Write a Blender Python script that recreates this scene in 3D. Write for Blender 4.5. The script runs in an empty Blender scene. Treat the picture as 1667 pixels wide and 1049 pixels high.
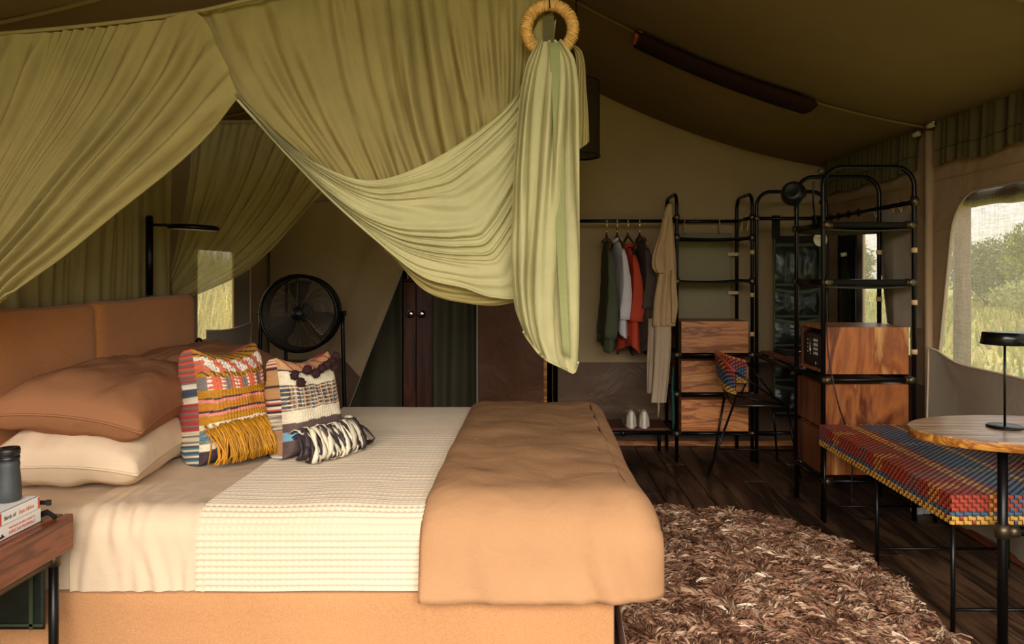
import bpy, math, random
import numpy as np
from mathutils import Vector, Matrix, noise, geometry
random.seed(7); rng = np.random.default_rng(7)
S = bpy.context.scene
COL = S.collection
pi = math.pi

# ------------------------------------------------------------ camera
cd = bpy.data.cameras.new('camera'); cam = bpy.data.objects.new('camera', cd); COL.objects.link(cam)
cam.location = (0, 0, 1.3); cam.rotation_euler = (pi/2, 0, 0)
cd.sensor_width = 36; cd.lens = 25.92; cd.shift_x = -0.0231; cd.shift_y = -0.0477; cd.clip_end = 500
S.camera = cam
# ------------------------------------------------------------ sky
W = bpy.data.worlds.new('sky'); S.world = W; W.use_nodes = True
wt = W.node_tree; bg = wt.nodes['Background']
sk = wt.nodes.new('ShaderNodeTexSky'); sk.sky_type = 'NISHITA'; sk.sun_disc = False
sk.sun_elevation = math.radians(58); sk.sun_rotation = 0.0; sk.dust_density = 4.0; sk.air_density = 1.0; sk.ozone_density = 1.0
wm = wt.nodes.new('ShaderNodeMix'); wm.data_type = 'RGBA'; wm.inputs[0].default_value = 0.6
wm.inputs[7].default_value = (4.6, 4.3, 3.7, 1)
wt.links.new(sk.outputs[0], wm.inputs[6]); wt.links.new(wm.outputs[2], bg.inputs[0])
bg.inputs[1].default_value = 0.38
# ------------------------------------------------------------ sun, daylight at the open tent front
def light(name, kind, loc, rot, **k):
    l = bpy.data.lights.new(name, kind); o = bpy.data.objects.new(name, l); COL.objects.link(o)
    o.location = loc; o.rotation_euler = rot
    for a, b in k.items(): setattr(l, a, b)
    return o
sun = light('sun', 'SUN', (0, 20, 20), (0, 0, 0), energy=3.2, angle=0.02, color=(1, .93, .80))
sun.rotation_euler = Vector((0.02, -0.5, -0.86)).to_track_quat('-Z', 'Y').to_euler()
day = light('daylight_opening', 'AREA', (0.3, -4.6, 4.3), (pi/2, 0, 0), energy=1660, shape='RECTANGLE', size=9.0, size_y=4.4, color=(1, .935, .865))
day.rotation_euler = Vector((-0.05, 1, -0.55)).to_track_quat('-Z', 'Y').to_euler()
S.view_settings.view_transform = 'Standard'; S.view_settings.look = 'None'
S.view_settings.exposure = 0.05; S.view_settings.gamma = 1.0; S.view_settings.use_curve_mapping = False
try:
    S.cycles.use_denoising = True; S.cycles.max_bounces = 8; S.cycles.diffuse_bounces = 4
    S.cycles.transparent_max_bounces = 12; S.cycles.caustics_reflective = False; S.cycles.caustics_refractive = False
    S.cycles.sample_clamp_indirect = 6.0
except Exception: pass

# ------------------------------------------------------------ geometry helpers
F = 1200.0
def P(px, py, Y): return ((px-872)*Y/F, Y, 1.3-(py-445)*Y/F)
ORG = {}
class Mb:
    def __init__(s): s.v = []; s.f = []; s.sm = []; s.c = None; s.mi = []
    def add(s, vs, fs, smooth=False, mi=0):
        n = len(s.v); s.v += [tuple(map(float, p)) for p in vs]
        for f in fs: s.f.append(tuple(i+n for i in f)); s.sm.append(smooth); s.mi.append(mi)
        return s
    def box(s, x0, x1, y0, y1, z0, z1, b=0.0, mi=0):
        if b <= 0:
            v = [(x, y, z) for x in (x0, x1) for y in (y0, y1) for z in (z0, z1)]
            return s.add(v, [(0,1,3,2),(4,6,7,5),(0,4,5,1),(2,3,7,6),(0,2,6,4),(1,5,7,3)], False, mi)
        b = min(b, (x1-x0)*.45, (y1-y0)*.45, (z1-z0)*.45)
        v = []; idx = {}
        c = ((x0, x1), (y0, y1), (z0, z1))
        for i in (0, 1):
            for j in (0, 1):
                for k in (0, 1):
                    for a in range(3):
                        p = [c[0][i], c[1][j], c[2][k]]; ijk = (i, j, k)
                        for q in range(3):
                            if q != a: p[q] += b if ijk[q] == 0 else -b
                        idx[(i, j, k, a)] = len(v); v.append(p)
        f = []
        for a in range(3):
            o = [q for q in range(3) if q != a]
            for sgn in (0, 1):
                q = []
                for (m, n) in ((0,0),(1,0),(1,1),(0,1)):
                    t = [0, 0, 0]; t[a] = sgn; t[o[0]] = m; t[o[1]] = n; q.append(idx[(t[0], t[1], t[2], a)])
                if (sgn == 1) != (a != 1): q.reverse()
                f.append(tuple(q))
        for a in range(3):          # edges along axis a
            o = [q for q in range(3) if q != a]
            for m in (0, 1):
                for n in (0, 1):
                    t0 = [0, 0, 0]; t1 = [0, 0, 0]; t0[a] = 0; t1[a] = 1
                    for t in (t0, t1): t[o[0]] = m; t[o[1]] = n
                    q = [idx[(*t0, o[0])], idx[(*t1, o[0])], idx[(*t1, o[1])], idx[(*t0, o[1])]]
                    f.append(tuple(q))
        for i in (0, 1):
            for j in (0, 1):
                for k in (0, 1): f.append((idx[(i,j,k,0)], idx[(i,j,k,1)], idx[(i,j,k,2)]))
        return s.add(v, f, False, mi)
    def tube(s, path, r, n=10, cap=True, mi=0, closed=False, flat=None):
        path = [Vector(p) for p in path]; m = len(path)
        rs = r if isinstance(r, (list, tuple, np.ndarray)) else [r]*m
        vs = []; up = None
        for i, p in enumerate(path):
            if closed: t = (path[(i+1) % m]-path[i-1])
            else: t = (path[min(i+1, m-1)]-path[max(i-1, 0)])
            t.normalize()
            if up is None: up = Vector((0, 0, 1)) if abs(t.z) < .9 else Vector((1, 0, 0))
            a = t.cross(up); 
            if a.length < 1e-5: a = t.cross(Vector((0.3, 1, 0.1)))
            a.normalize(); b = a.cross(t).normalized(); up = b
            for k in range(n):
                g = 2*pi*k/n; ca, sa = math.cos(g)*rs[i], math.sin(g)*rs[i]
                if flat: sa *= flat
                vs.append(p+a*ca+b*sa)
        fs = []
        for i in range(m if closed else m-1):
            for k in range(n):
                i2 = (i+1) % m
                fs.append((i*n+k, i*n+(k+1) % n, i2*n+(k+1) % n, i2*n+k))
        if cap and not closed: fs += [tuple(range(n))[::-1], tuple((m-1)*n+k for k in range(n))]
        return s.add(vs, fs, True, mi)
    def lathe(s, prof, c=(0,0,0), n=32, ax='z', mi=0):
        vs = []
        for (r, h) in prof:
            for k in range(n):
                a = 2*pi*k/n; q = (r*math.cos(a), r*math.sin(a), h)
                if ax == 'y': q = (q[0], q[2], q[1])
                if ax == 'x': q = (q[2], q[0], q[1])
                vs.append((q[0]+c[0], q[1]+c[1], q[2]+c[2]))
        m = len(prof)
        fs = [(i*n+k, i*n+(k+1) % n, (i+1)*n+(k+1) % n, (i+1)*n+k) for i in range(m-1) for k in range(n)]
        fs += [tuple(range(n)), tuple((m-1)*n+k for k in range(n))]
        return s.add(vs, fs, True, mi)
    def grid(s, A, flip=False, mi=0, smooth=True, closeu=False, closev=False):
        A = np.asarray(A); nu, nv = A.shape[:2]; fs = []
        for i in range(nu-(0 if closeu else 1)):
            for j in range(nv-(0 if closev else 1)):
                i2, j2 = (i+1) % nu, (j+1) % nv
                q = (i*nv+j, i2*nv+j, i2*nv+j2, i*nv+j2); fs.append(q[::-1] if flip else q)
        n0 = len(s.v); s.v += [tuple(p) for p in A.reshape(-1, 3).tolist()]
        s.f += [tuple(k+n0 for k in q) for q in fs]; s.sm += [smooth]*len(fs); s.mi += [mi]*len(fs)
        return s
    def xf(s, M): s.v = [tuple(M @ Vector(p)) for p in s.v]; return s
    def poly(s, outer, holes=(), to3=lambda a, b: (a, b, 0), mi=0):
        loops = [[Vector((a, b, 0)) for a, b in L] for L in [outer, *holes]]
        tri = geometry.tessellate_polygon(loops)
        pts = [to3(p.x, p.y) for L in loops for p in L]
        return s.add(pts, [tuple(t) for t in tri], False, mi)
    def obj(s, name, mat, parent=None, colors=None, **tags):
        o0 = ORG.get(parent.name, (0, 0, 0)) if parent else (0, 0, 0)
        me = bpy.data.meshes.new(name)
        v = [(p[0]-o0[0], p[1]-o0[1], p[2]-o0[2]) for p in s.v]
        me.from_pydata(v, [], s.f); me.polygons.foreach_set('use_smooth', s.sm)
        mats = mat if isinstance(mat, (list, tuple)) else [mat]
        for m in mats: me.materials.append(m)
        if len(mats) > 1: me.polygons.foreach_set('material_index', s.mi)
        if colors is not None:
            ca = me.color_attributes.new('Col', 'FLOAT_COLOR', 'POINT')
            c = np.ones((len(v), 4), dtype=np.float32); c[:, :3] = colors; ca.data.foreach_set('color', c.ravel())
        me.update()
        o = bpy.data.objects.new(name, me); COL.objects.link(o)
        if parent: o.parent = parent
        ORG[o.name] = o0
        for k, t in tags.items(): o[{'cat': 'category'}.get(k, k)] = t
        return o
def empty(name, loc, label, cat, group=None, rz=0):
    o = bpy.data.objects.new(name, None); COL.objects.link(o); o.location = loc; o['label'] = label; o['category'] = cat
    if group: o['group'] = group
    ORG[o.name] = tuple(loc); o.empty_display_size = .1
    return o
def tree(o, parent=None, loc=None, label=None):
    c = o.copy(); COL.objects.link(c); c.parent = parent; ORG[c.name] = ORG.get(o.name)
    if loc is not None: c.location = loc
    if label: c['label'] = label
    for ch in list(o.children): tree(ch, c)
    return c
def solid(o, t, off=-1):
    m = o.modifiers.new('thickness', 'SOLIDIFY'); m.thickness = t; m.offset = off; return o
def cat(pts, n):
    """smooth curve through pts sampled n times (by control arc length)"""
    p = np.asarray(pts, float); m = len(p)
    if m == 2: t = np.linspace(0, 1, n)[:, None]; return p[0]*(1-t)+p[1]*t
    d = np.r_[0, np.cumsum(np.linalg.norm(np.diff(p, axis=0), axis=1)+1e-6)]; d /= d[-1]
    q = np.linspace(0, 1, n); out = np.zeros((n, p.shape[1]))
    tg = np.zeros_like(p)
    for i in range(m):
        a, b = max(i-1, 0), min(i+1, m-1); tg[i] = (p[b]-p[a])/(d[b]-d[a])
    for k, t in enumerate(q):
        i = min(max(np.searchsorted(d, t)-1, 0), m-2); h = d[i+1]-d[i]; u = (t-d[i])/h
        out[k] = (2*u**3-3*u**2+1)*p[i]+(u**3-2*u**2+u)*h*tg[i]+(-2*u**3+3*u**2)*p[i+1]+(u**3-u**2)*h*tg[i+1]
    return out
def loft(guides, nu, nv, disp=None):
    """guides: curves; nv along the curve, nu across them; disp(u, v) along the normal"""
    G = [cat(g, nv) for g in guides]
    A = np.stack([cat(np.array([g[j] for g in G]), nu) for j in range(nv)], axis=1)   # nu,nv,3
    if disp is not None:
        N = np.cross(np.gradient(A, axis=0), np.gradient(A, axis=1)); L = np.linalg.norm(N, axis=2, keepdims=True); N = N/np.maximum(L, 1e-9)
        U, V = np.meshgrid(np.linspace(0, 1, nu), np.linspace(0, 1, nv), indexing='ij')
        A = A+N*disp(U, V)[..., None]
    return A
def nz(U, V, su, sv, seed=0):
    """cheap smooth value noise on arrays, about -1..1"""
    r = np.random.default_rng(seed); T = r.uniform(-1, 1, (64, 64))
    x = np.asarray(U)*su % 64; y = np.asarray(V)*sv % 64
    i = np.floor(x).astype(int); j = np.floor(y).astype(int); a = x-i; b = y-j
    a = a*a*(3-2*a); b = b*b*(3-2*b); i2 = (i+1) % 64; j2 = (j+1) % 64; i %= 64; j %= 64
    return (T[i, j]*(1-a)+T[i2, j]*a)*(1-b)+(T[i, j2]*(1-a)+T[i2, j2]*a)*b
def arc_hoop(x0, x1, z0, zt, Y, r=.10, axis='x', other=None):
    """bent tube path: up, over, down; axis x: across x at depth Y; axis y: across Y at fixed x"""
    p = [(x0, z0)]
    for k in range(9):
        a = pi-k*pi/16; p.append((x0+r+r*math.cos(a), zt-r+r*math.sin(a)))
    for k in range(9):
        a = pi/2-k*pi/16; p.append((x1-r+r*math.cos(a), zt-r+r*math.sin(a)))
    p.append((x1, z0))
    return [(a, Y, b) for a, b in p] if axis == 'x' else [(Y, a, b) for a, b in p]

# ------------------------------------------------------------ materials
def srgb(r, g, b):
    f = lambda c: (c/255/12.92 if c/255 <= .04045 else ((c/255+.055)/1.055)**2.4)
    return (f(r), f(g), f(b), 1)
class Nt:
    def __init__(s, name):
        s.m = bpy.data.materials.new(name); s.m.use_nodes = True; s.t = s.m.node_tree; s.b = s.t.nodes['Principled BSDF']; s.out = s.t.nodes['Material Output']
    def n(s, typ, **k):
        x = s.t.nodes.new('ShaderNode'+typ)
        for a, b in k.items():
            if a.startswith('i_'): x.inputs[int(a[2:])].default_value = b
            else: setattr(x, a, b)
        return x
    def l(s, a, b): s.t.links.new(a, b)
    def co(s, scale=(1,1,1), kind='Object', rnd=False, rot=(0,0,0)):
        c = s.n('TexCoord'); m = s.n('Mapping'); m.inputs[3].default_value = scale; m.inputs[2].default_value = rot
        s.l(c.outputs[kind], m.inputs[0])
        if rnd:
            oi = s.n('ObjectInfo'); v = s.n('VectorMath', operation='SCALE'); v.inputs[0].default_value = (37, 53, 71)
            s.l(oi.outputs['Random'], v.inputs['Scale']); s.l(v.outputs[0], m.inputs[1])
        return m.outputs[0]
    def noise(s, vec, scale, detail=3, rough=.55, dist=0):
        x = s.n('TexNoise'); x.inputs['Scale'].default_value = scale; x.inputs['Detail'].default_value = detail
        x.inputs['Roughness'].default_value = rough; x.inputs['Distortion'].default_value = dist; s.l(vec, x.inputs['Vector']); return x.outputs[0]
    def ramp(s, fac, stops):
        x = s.n('ValToRGB'); e = x.color_ramp.elements
        while len(e) < len(stops): e.new(.5)
        for k, (p, c) in enumerate(stops): e[k].position = p; e[k].color = c
        s.l(fac, x.inputs[0]); return x.outputs[0]
    def bump(s, h, st=.3, dist=.01, prev=None):
        x = s.n('Bump'); x.inputs['Strength'].default_value = st; x.inputs['Distance'].default_value = dist; s.l(h, x.inputs['Height'])
        if prev is not None: s.l(prev, x.inputs['Normal'])
        s.l(x.outputs[0], s.b.inputs['Normal']); return x.outputs[0]
def dk(c, k): return (c[0]*k, c[1]*k, c[2]*k, 1)
def plain(name, c, rough=.5, metal=0, var=.12, scale=8, bump=0, bscale=60, spec=.5):
    t = Nt(name); v = t.co(); f = t.noise(v, scale, 4)
    t.l(t.ramp(f, [(.3, dk(c, 1-var)), (.7, dk(c, 1+var))]), t.b.inputs['Base Color'])
    t.b.inputs['Roughness'].default_value = rough; t.b.inputs['Metallic'].default_value = metal; t.b.inputs['Specular IOR Level'].default_value = spec
    if bump: t.bump(t.noise(v, bscale, 3), bump, .004)
    return t.m
def cloth(name, c, wr=.35, wscale=5, weave=700, var=.10, trans=0.0, rough=.9, sheen=.0, cloudy=3, wdist=.02, see=0.0, fine=.15):
    t = Nt(name); v = t.co(); f = t.noise(v, cloudy, 5, .6)
    col = t.ramp(f, [(.25, dk(c, 1-var)), (.75, dk(c, 1+var))])
    w = t.noise(v, weave, 2); mixc = t.n('Mix', data_type='RGBA', blend_type='MULTIPLY'); mixc.inputs[0].default_value = fine*2
    t.l(col, mixc.inputs[6]); t.l(t.ramp(w, [(.3, (.6,.6,.6,1)), (.7, (1.2,1.2,1.2,1))]), mixc.inputs[7]); col = mixc.outputs[2]
    t.l(col, t.b.inputs['Base Color']); t.b.inputs['Roughness'].default_value = rough; t.b.inputs['Specular IOR Level'].default_value = .15
    t.b.inputs['Sheen Weight'].default_value = sheen
    b1 = t.bump(w, fine, .003)
    if wr: b1 = t.bump(t.noise(v, wscale, 4, .5, .6), wr, wdist, b1)
    last = t.b.outputs[0]
    if trans:
        tr = t.n('BsdfTranslucent'); t.l(col, tr.inputs[0]); t.l(b1, tr.inputs[1]); mx = t.n('MixShader', i_0=trans); t.l(last, mx.inputs[1]); t.l(tr.outputs[0], mx.inputs[2]); last = mx.outputs[0]
    if see:
        tp = t.n('BsdfTransparent'); mx = t.n('MixShader', i_0=see); t.l(last, mx.inputs[1]); t.l(tp.outputs[0], mx.inputs[2]); last = mx.outputs[0]
    t.l(last, t.out.inputs[0])
    return t.m
def wood(name, cols, axis='z', scale=1.0, rough=.45, rnd=True, stretch=12, rings=6.0, gloss=.4):
    t = Nt(name); s = [stretch, stretch, stretch]; s['xyz'.index(axis)] = 1.0
    s = [k*scale for k in s]; v = t.co(tuple(s), rnd=rnd)
    f = t.noise(v, .55, 4, .55, 1.6); 
    m = t.n('Math', operation='MULTIPLY', i_1=rings); t.l(f, m.inputs[0]); fr = t.n('Math', operation='PINGPONG', i_1=1.0); t.l(m.outputs[0], fr.inputs[0])
    fine = t.noise(v, 6, 3); ad = t.n('Math', operation='MULTIPLY_ADD', i_1=.35, i_2=-.17); t.l(fine, ad.inputs[0])
    sm = t.n('Math', operation='ADD'); t.l(fr.outputs[0], sm.inputs[0]); t.l(ad.outputs[0], sm.inputs[1])
    n = len(cols); col = t.ramp(sm.outputs[0], [(.05+.9*i/(n-1), c) for i, c in enumerate(cols)])
    if rnd:
        oi = t.n('ObjectInfo'); h = t.n('HueSaturation'); mr = t.n('MapRange'); mr.inputs[3].default_value = .75; mr.inputs[4].default_value = 1.2
        t.l(oi.outputs['Random'], mr.inputs[0]); t.l(mr.outputs[0], h.inputs['Value']); t.l(col, h.inputs['Color']); col = h.outputs[0]
    t.l(col, t.b.inputs['Base Color']); t.b.inputs['Roughness'].default_value = rough; t.b.inputs['Specular IOR Level'].default_value = gloss
    t.bump(fine, .12, .003)
    return t.m
def attrmat(name, rough=.7, bump=.3, bscale=300, spec=.3, trans=0):
    t = Nt(name); a = t.n('Attribute'); a.attribute_name = 'Col'; t.l(a.outputs[0], t.b.inputs['Base Color'])
    t.b.inputs['Roughness'].default_value = rough; t.b.inputs['Specular IOR Level'].default_value = spec
    if bump: t.bump(t.noise(t.co(), bscale, 3), bump, .003)
    if trans:
        tr = t.n('BsdfTranslucent'); t.l(a.outputs[0], tr.inputs[0]); mx = t.n('MixShader', i_0=trans); t.l(t.b.outputs[0], mx.inputs[1]); t.l(tr.outputs[0], mx.inputs[2]); t.l(mx.outputs[0], t.out.inputs[0])
    return t.m

m_canvas = cloth('canvas_tan', srgb(168,144,108), .5, 2.2, 500, .10, wdist=.04, cloudy=1.5)
m_canvas2 = cloth('canvas_warm', srgb(166,138,106), .6, 3, 500, .12, wdist=.05, cloudy=1.5)
m_flap = cloth('canvas_flap_grey', srgb(166,152,134), .35, 3.5, 500, .06, wdist=.04)
m_brownband = cloth('brown_vinyl_skirt', srgb(104,80,62), .8, 3.2, 400, .2, rough=.42, wdist=.05)
m_ceil = cloth('roof_canvas', srgb(124,102,66), .4, 1.5, 500, .12, wdist=.05, cloudy=1)
m_ceil_l = cloth('roof_canvas_near_lit', srgb(124,106,74), .4, 1.5, 500, .12, wdist=.05, cloudy=1)  # paler copy of the roof cloth: near bay's stronger light put into colour
m_val = cloth('valance_green', srgb(88,80,50), .6, 9, 400, .15)
m_net = cloth('net_cotton', srgb(170,154,98), .5, 14, 900, .12, trans=.34, see=.07, cloudy=6, wdist=.012)
m_net2 = cloth('net_cotton_lit', srgb(192,184,136), .5, 14, 900, .10, trans=.28, see=.03, cloudy=6, wdist=.012)  # same net cloth, paler: light on swag and tail put into the colour
m_net_back = cloth('net_cotton_back_lit', srgb(204,190,132), .4, 14, 900, .10, trans=.4, see=.22, cloudy=6, wdist=.012)  # net cloth brightened: light on the far and headboard curtains painted in
m_green = cloth('green_curtain', srgb(94,88,68), .3, 4, 500, .1)
m_blackm = plain('black_powder_steel', srgb(22,21,20), .32, .6, .1)
m_chrome = plain('chrome', srgb(210,205,195), .18, 1, .03)
m_iron = plain('dull_brass_fitting', srgb(92,80,62), .42, .85, .2, 30)
m_leather = plain('tan_leather', srgb(196,164,122), .6, 0, .1, 30, .2, 200)
m_boucle = None
def boucle(name, c):
    t = Nt(name); v = t.co(); n1 = t.noise(v, 240, 3, .6, .6); n2 = t.noise(v, 3, 3)
    col = t.ramp(n1, [(.35, dk(c, .87)), (.6, dk(c, 1.07))]); mx = t.n('Mix', data_type='RGBA', blend_type='MULTIPLY'); mx.inputs[0].default_value = .5
    t.l(col, mx.inputs[6]); t.l(t.ramp(n2, [(.3, (.85,.85,.85,1)), (.7, (1.1,1.1,1.1,1))]), mx.inputs[7]); t.l(mx.outputs[2], t.b.inputs['Base Color'])
    t.b.inputs['Roughness'].default_value = .95; t.b.inputs['Specular IOR Level'].default_value = .1; t.b.inputs['Sheen Weight'].default_value = .15
    b = t.bump(n1, .5, .004); t.bump(t.noise(v, 5, 3), .35, .02, b); return t.m
m_head = boucle('rust_boucle', srgb(200,132,76))
m_base = boucle('ochre_boucle', srgb(194,140,94))
m_sheet = cloth('cream_cotton', srgb(216,190,160), .25, 10, 900, .04, fine=.06, wdist=.02)
m_waffle = cloth('waffle_cotton', srgb(216,196,170), 0, 6, 900, .05, fine=.1)
m_duvet = cloth('caramel_linen', srgb(184,138,98), .35, 7, 700, .07, fine=.16, wdist=.03)
m_brown = cloth('cinnamon_cotton', srgb(148,100,68), .3, 9, 900, .06, fine=.06, wdist=.02)
m_floor = wood('dark_stained_board', [srgb(54,38,28), srgb(104,76,54), srgb(76,54,38), srgb(140,108,78)], 'y', .8, .42, rings=4, stretch=9)
m_woodv = wood('rosewood_upright_grain', [srgb(104,50,26), srgb(178,106,56), srgb(134,72,38), srgb(214,156,92)], 'z', 1.5, .3, rings=3.2, stretch=4.5)
m_woodh = wood('teak_level_grain', [srgb(146,84,46), srgb(216,142,82), srgb(174,106,60), srgb(230,164,100)], 'x', 2.0, .4, rings=4, stretch=8)
m_woody = wood('mahogany', [srgb(92,46,28), srgb(136,76,48), srgb(106,56,34), srgb(154,92,60)], 'y', 2.2, .35, rings=4, stretch=10)
m_woodd = wood('dark_wood', [srgb(62,32,18), srgb(112,60,34), srgb(78,40,23)], 'z', 1.5, .4, rings=3, stretch=9)
m_table = wood('pale_walnut', [srgb(140,104,78), srgb(204,164,124), srgb(172,132,100), srgb(222,184,142)], 'x', 1.6, .3, rnd=True, rings=4, stretch=12)
m_edge = wood('golden_edge_wood', [srgb(140,82,30), srgb(214,150,66), srgb(170,104,42)], 'x', 2, .3, rnd=False, rings=4)
m_vinyl = plain('dark_green_vinyl', srgb(26,32,26), .34, 0, .3, 14, .5, 16, .35)
m_vtrim = cloth('green_webbing', srgb(64,70,50), 0, 5, 400, .1)
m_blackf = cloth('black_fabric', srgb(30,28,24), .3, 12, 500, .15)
m_straw = plain('straw_wrap', srgb(206,160,88), .7, 0, .2, 60, .6, 160)
m_cord = plain('dark_cord', srgb(30,24,18), .8)
m_black = plain('matte_black', srgb(20,20,20), .4)
m_rubber = plain('grey_rubber', srgb(58,60,62), .5, 0, .1, 20, .3, 400)
m_lens = plain('lens_glass', srgb(14,14,22), .05)
m_attr = attrmat('woven_yarn'); m_cane = attrmat('woven_plastic_cane', .38, .15, 200, .5); m_pile = attrmat('shag_pile', .55, 0, spec=.35)
m_white = plain('white_enamel', srgb(232,226,214), .4, 0, .03)
m_paper = plain('page_paper', srgb(226,220,206), .8, 0, .06, 400)
m_cover = plain('white_book_cover', srgb(238,234,226), .35, 0, .03)
m_orange = plain('orange_ink', srgb(206,106,70), .5, 0, .05); m_inkd = plain('dark_ink', srgb(60,52,48), .5, 0, .05); m_red = plain('red_ink', srgb(190,60,56), .5, 0, .05)
m_yellow = plain('yellow_ink', srgb(222,206,70), .5, 0, .05)

# ============================================================ SETTING
XR, XL, YB, EV = 2.17, -2.02, 5.56, 2.10
def zc(x, Y):
    d = (XR-x) if x > .075 else (x-XL)
    d = max(d, 0); z = EV+.16*d+.1*d*d
    for a, b in ((4.02, YB), (2.45, 4.02), (.9, 2.45), (-.9, .9)):
        if a <= Y <= b:
            t = (Y-a)/(b-a); z -= .07*math.sin(pi*t)*min(1, d*1.5)*(1 if a < 4 else .8)
    return z
ridge = EV+.16*2.095+.1*2.095**2
# floor: sub-floor with separate boards
fl = Mb().box(XL-.02, XR+.02, -.9, 6.7, -.12, -.028).obj('floor', m_woodd, kind='structure')
x = XL; i = 0
while x < XR-.01:
    w = .138; y = -.9 + [.0, .55, 1.1][i % 3]-1.0
    while y < 6.68:
        L = random.choice([1.9, 2.3, 2.7]); y0 = max(y, -.88); y1 = min(y+L, 6.68)
        if y1-y0 > .05: Mb().box(x+.003, min(x+w-.003, XR), y0+.002, y1-.002, -.028, 0-random.random()*.0015, .003).obj('plank', m_floor, fl)
        y += L
    x += w; i += 1
# ceiling sheet
def sheet(f, us, vs): return np.array([[f(u, v) for v in vs] for u in us])
xs = np.r_[np.linspace(XL-.03, .075, 24), np.linspace(.10, XR+.03, 26)]
Mb().grid(sheet(lambda a, b: (a, b, zc(a, b)), xs, np.linspace(-.3, 4.02, 38))).obj('ceiling', m_ceil_l, kind='structure')
Mb().grid(sheet(lambda a, b: (a, b, zc(a, b)), xs, np.linspace(4.02, YB, 14))).obj('ceiling', m_ceil, kind='structure')
# rafters sewn into the roof cloth (pole sleeves)
for Yr in (4.02, 2.45, .9):
    for sg, (a, b) in ((1, (.08, XR)), (-1, (XL, .07))):
        Mb().tube([(q, Yr, zc(q, Yr)-.012) for q in np.linspace(a, b, 16)], .008, 8).obj('trim_1', m_ceil, kind='structure')
# unseen header added behind the photographer to shade the upper net
Mb().grid(sheet(lambda a, b: (a, -.3+.01*math.sin(a*9), (zc(a, -.3)-.16)+.18*b), np.linspace(XL, XR, 40), np.linspace(0, 1, 6))).obj('added_front_header', m_canvas2, kind='structure')
# right wall with two windows
def rwin(y0, y1, z0, z1, lean, r, n=7):
    pts = []
    for cx, cz, a0 in ((y1-r, z1-r, 0), (y0+r, z1-r, 90), (y0+r*.3, z0+r*.3, 180), (y1-r*.3, z0+r*.3, 270)):
        rr = r if cz > 1.2 else r*.3
        for k in range(n):
            a = math.radians(a0+90*k/(n-1)); Yp = cx+rr*math.cos(a); zp = cz+rr*math.sin(a)
            if Yp > (y0+y1)/2: Yp -= lean*(zp-z0)/(z1-z0)
            pts.append((Yp, zp))
    return pts
w1 = rwin(1.6, 3.97, .80, 1.71, .16, .20); w2 = rwin(4.25, 4.88, .82, 1.60, .0, .04); w0 = rwin(-.4, 1.0, .84, 1.70, 0, .15)
outer = [(-.9, -.02), (YB, -.02), (YB, EV+.02), (-.9, EV+.02)]
wr = Mb().poly(outer, [w1, w2, w0], lambda a, b: (XR, a, b)).obj('wall_right', m_canvas2, kind='structure'); solid(wr, .012, 1)
for nm, wn in (('window_1', w1), ('window_2', w2)):
    q = Mb().tube([(XR-.004, a, b) for a, b in wn], .006, 6, closed=True).obj(nm, m_flap, kind='structure')
# netting panes: fine woven insect mesh
t = Nt('insect_mesh'); v = t.co(); sx = t.n('SeparateXYZ'); t.l(v, sx.inputs[0])
def lines(out, fr, lo):
    m1 = t.n('Math', operation='MULTIPLY', i_1=fr); t.l(out, m1.inputs[0]); m2 = t.n('Math', operation='SINE'); t.l(m1.outputs[0], m2.inputs[0]); m3 = t.n('Math', operation='GREATER_THAN', i_1=lo); t.l(m2.outputs[0], m3.inputs[0]); return m3.outputs[0]
a = lines(sx.outputs[1], 900, .55); b = lines(sx.outputs[2], 900, .55)
mxx = t.n('Math', operation='MAXIMUM'); t.l(a, mxx.inputs[0]); t.l(b, mxx.inputs[1])
nn = t.noise(t.co((1, 22, 1.2)), 9, 3, .8); nn2 = t.noise(t.co((1, 1.2, 22)), 9, 3, .8); ad = t.n('Math', operation='ADD'); t.l(nn, ad.inputs[0]); t.l(nn2, ad.inputs[1])
mr = t.n('MapRange'); mr.inputs[1].default_value = .7; mr.inputs[2].default_value = 1.3; mr.inputs[3].default_value = .18; mr.inputs[4].default_value = .75; t.l(ad.outputs[0], mr.inputs[0])
m4 = t.n('Math', operation='MULTIPLY_ADD', i_1=.10); t.l(mxx.outputs[0], m4.inputs[0]); t.l(mr.outputs[0], m4.inputs[2])
tp = t.n('BsdfTransparent'); d0 = t.n('BsdfDiffuse'); d0.inputs[0].default_value = srgb(150,142,128); d1 = t.n('BsdfTranslucent'); d1.inputs[0].default_value = srgb(190,184,170); df = t.n('MixShader', i_0=.55); t.l(d0.outputs[0], df.inputs[1]); t.l(d1.outputs[0], df.inputs[2]); mx = t.n('MixShader'); t.l(m4.outputs[0], mx.inputs[0]); t.l(tp.outputs[0], mx.inputs[1]); t.l(df.outputs[0], mx.inputs[2]); t.l(mx.outputs[0], t.out.inputs[0])
m_mesh = t.m
Mb().poly(w1, (), lambda a, b: (XR+.003, a, b)).obj('window_1', m_mesh, kind='structure')
Mb().poly(w2, (), lambda a, b: (XR+.003, a, b)).obj('window_2', m_mesh, kind='structure')
# left wall with one window
wl = rwin(4.38, 4.90, .90, 1.44, 0, .03)
o = Mb().poly(outer, [wl], lambda a, b: (XL, a, b)).obj('wall_left', m_canvas, kind='structure'); solid(o, .012, 1)
Mb().poly(wl, (), lambda a, b: (XL-.004, a, b)).obj('window_3', m_mesh, kind='structure')
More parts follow.
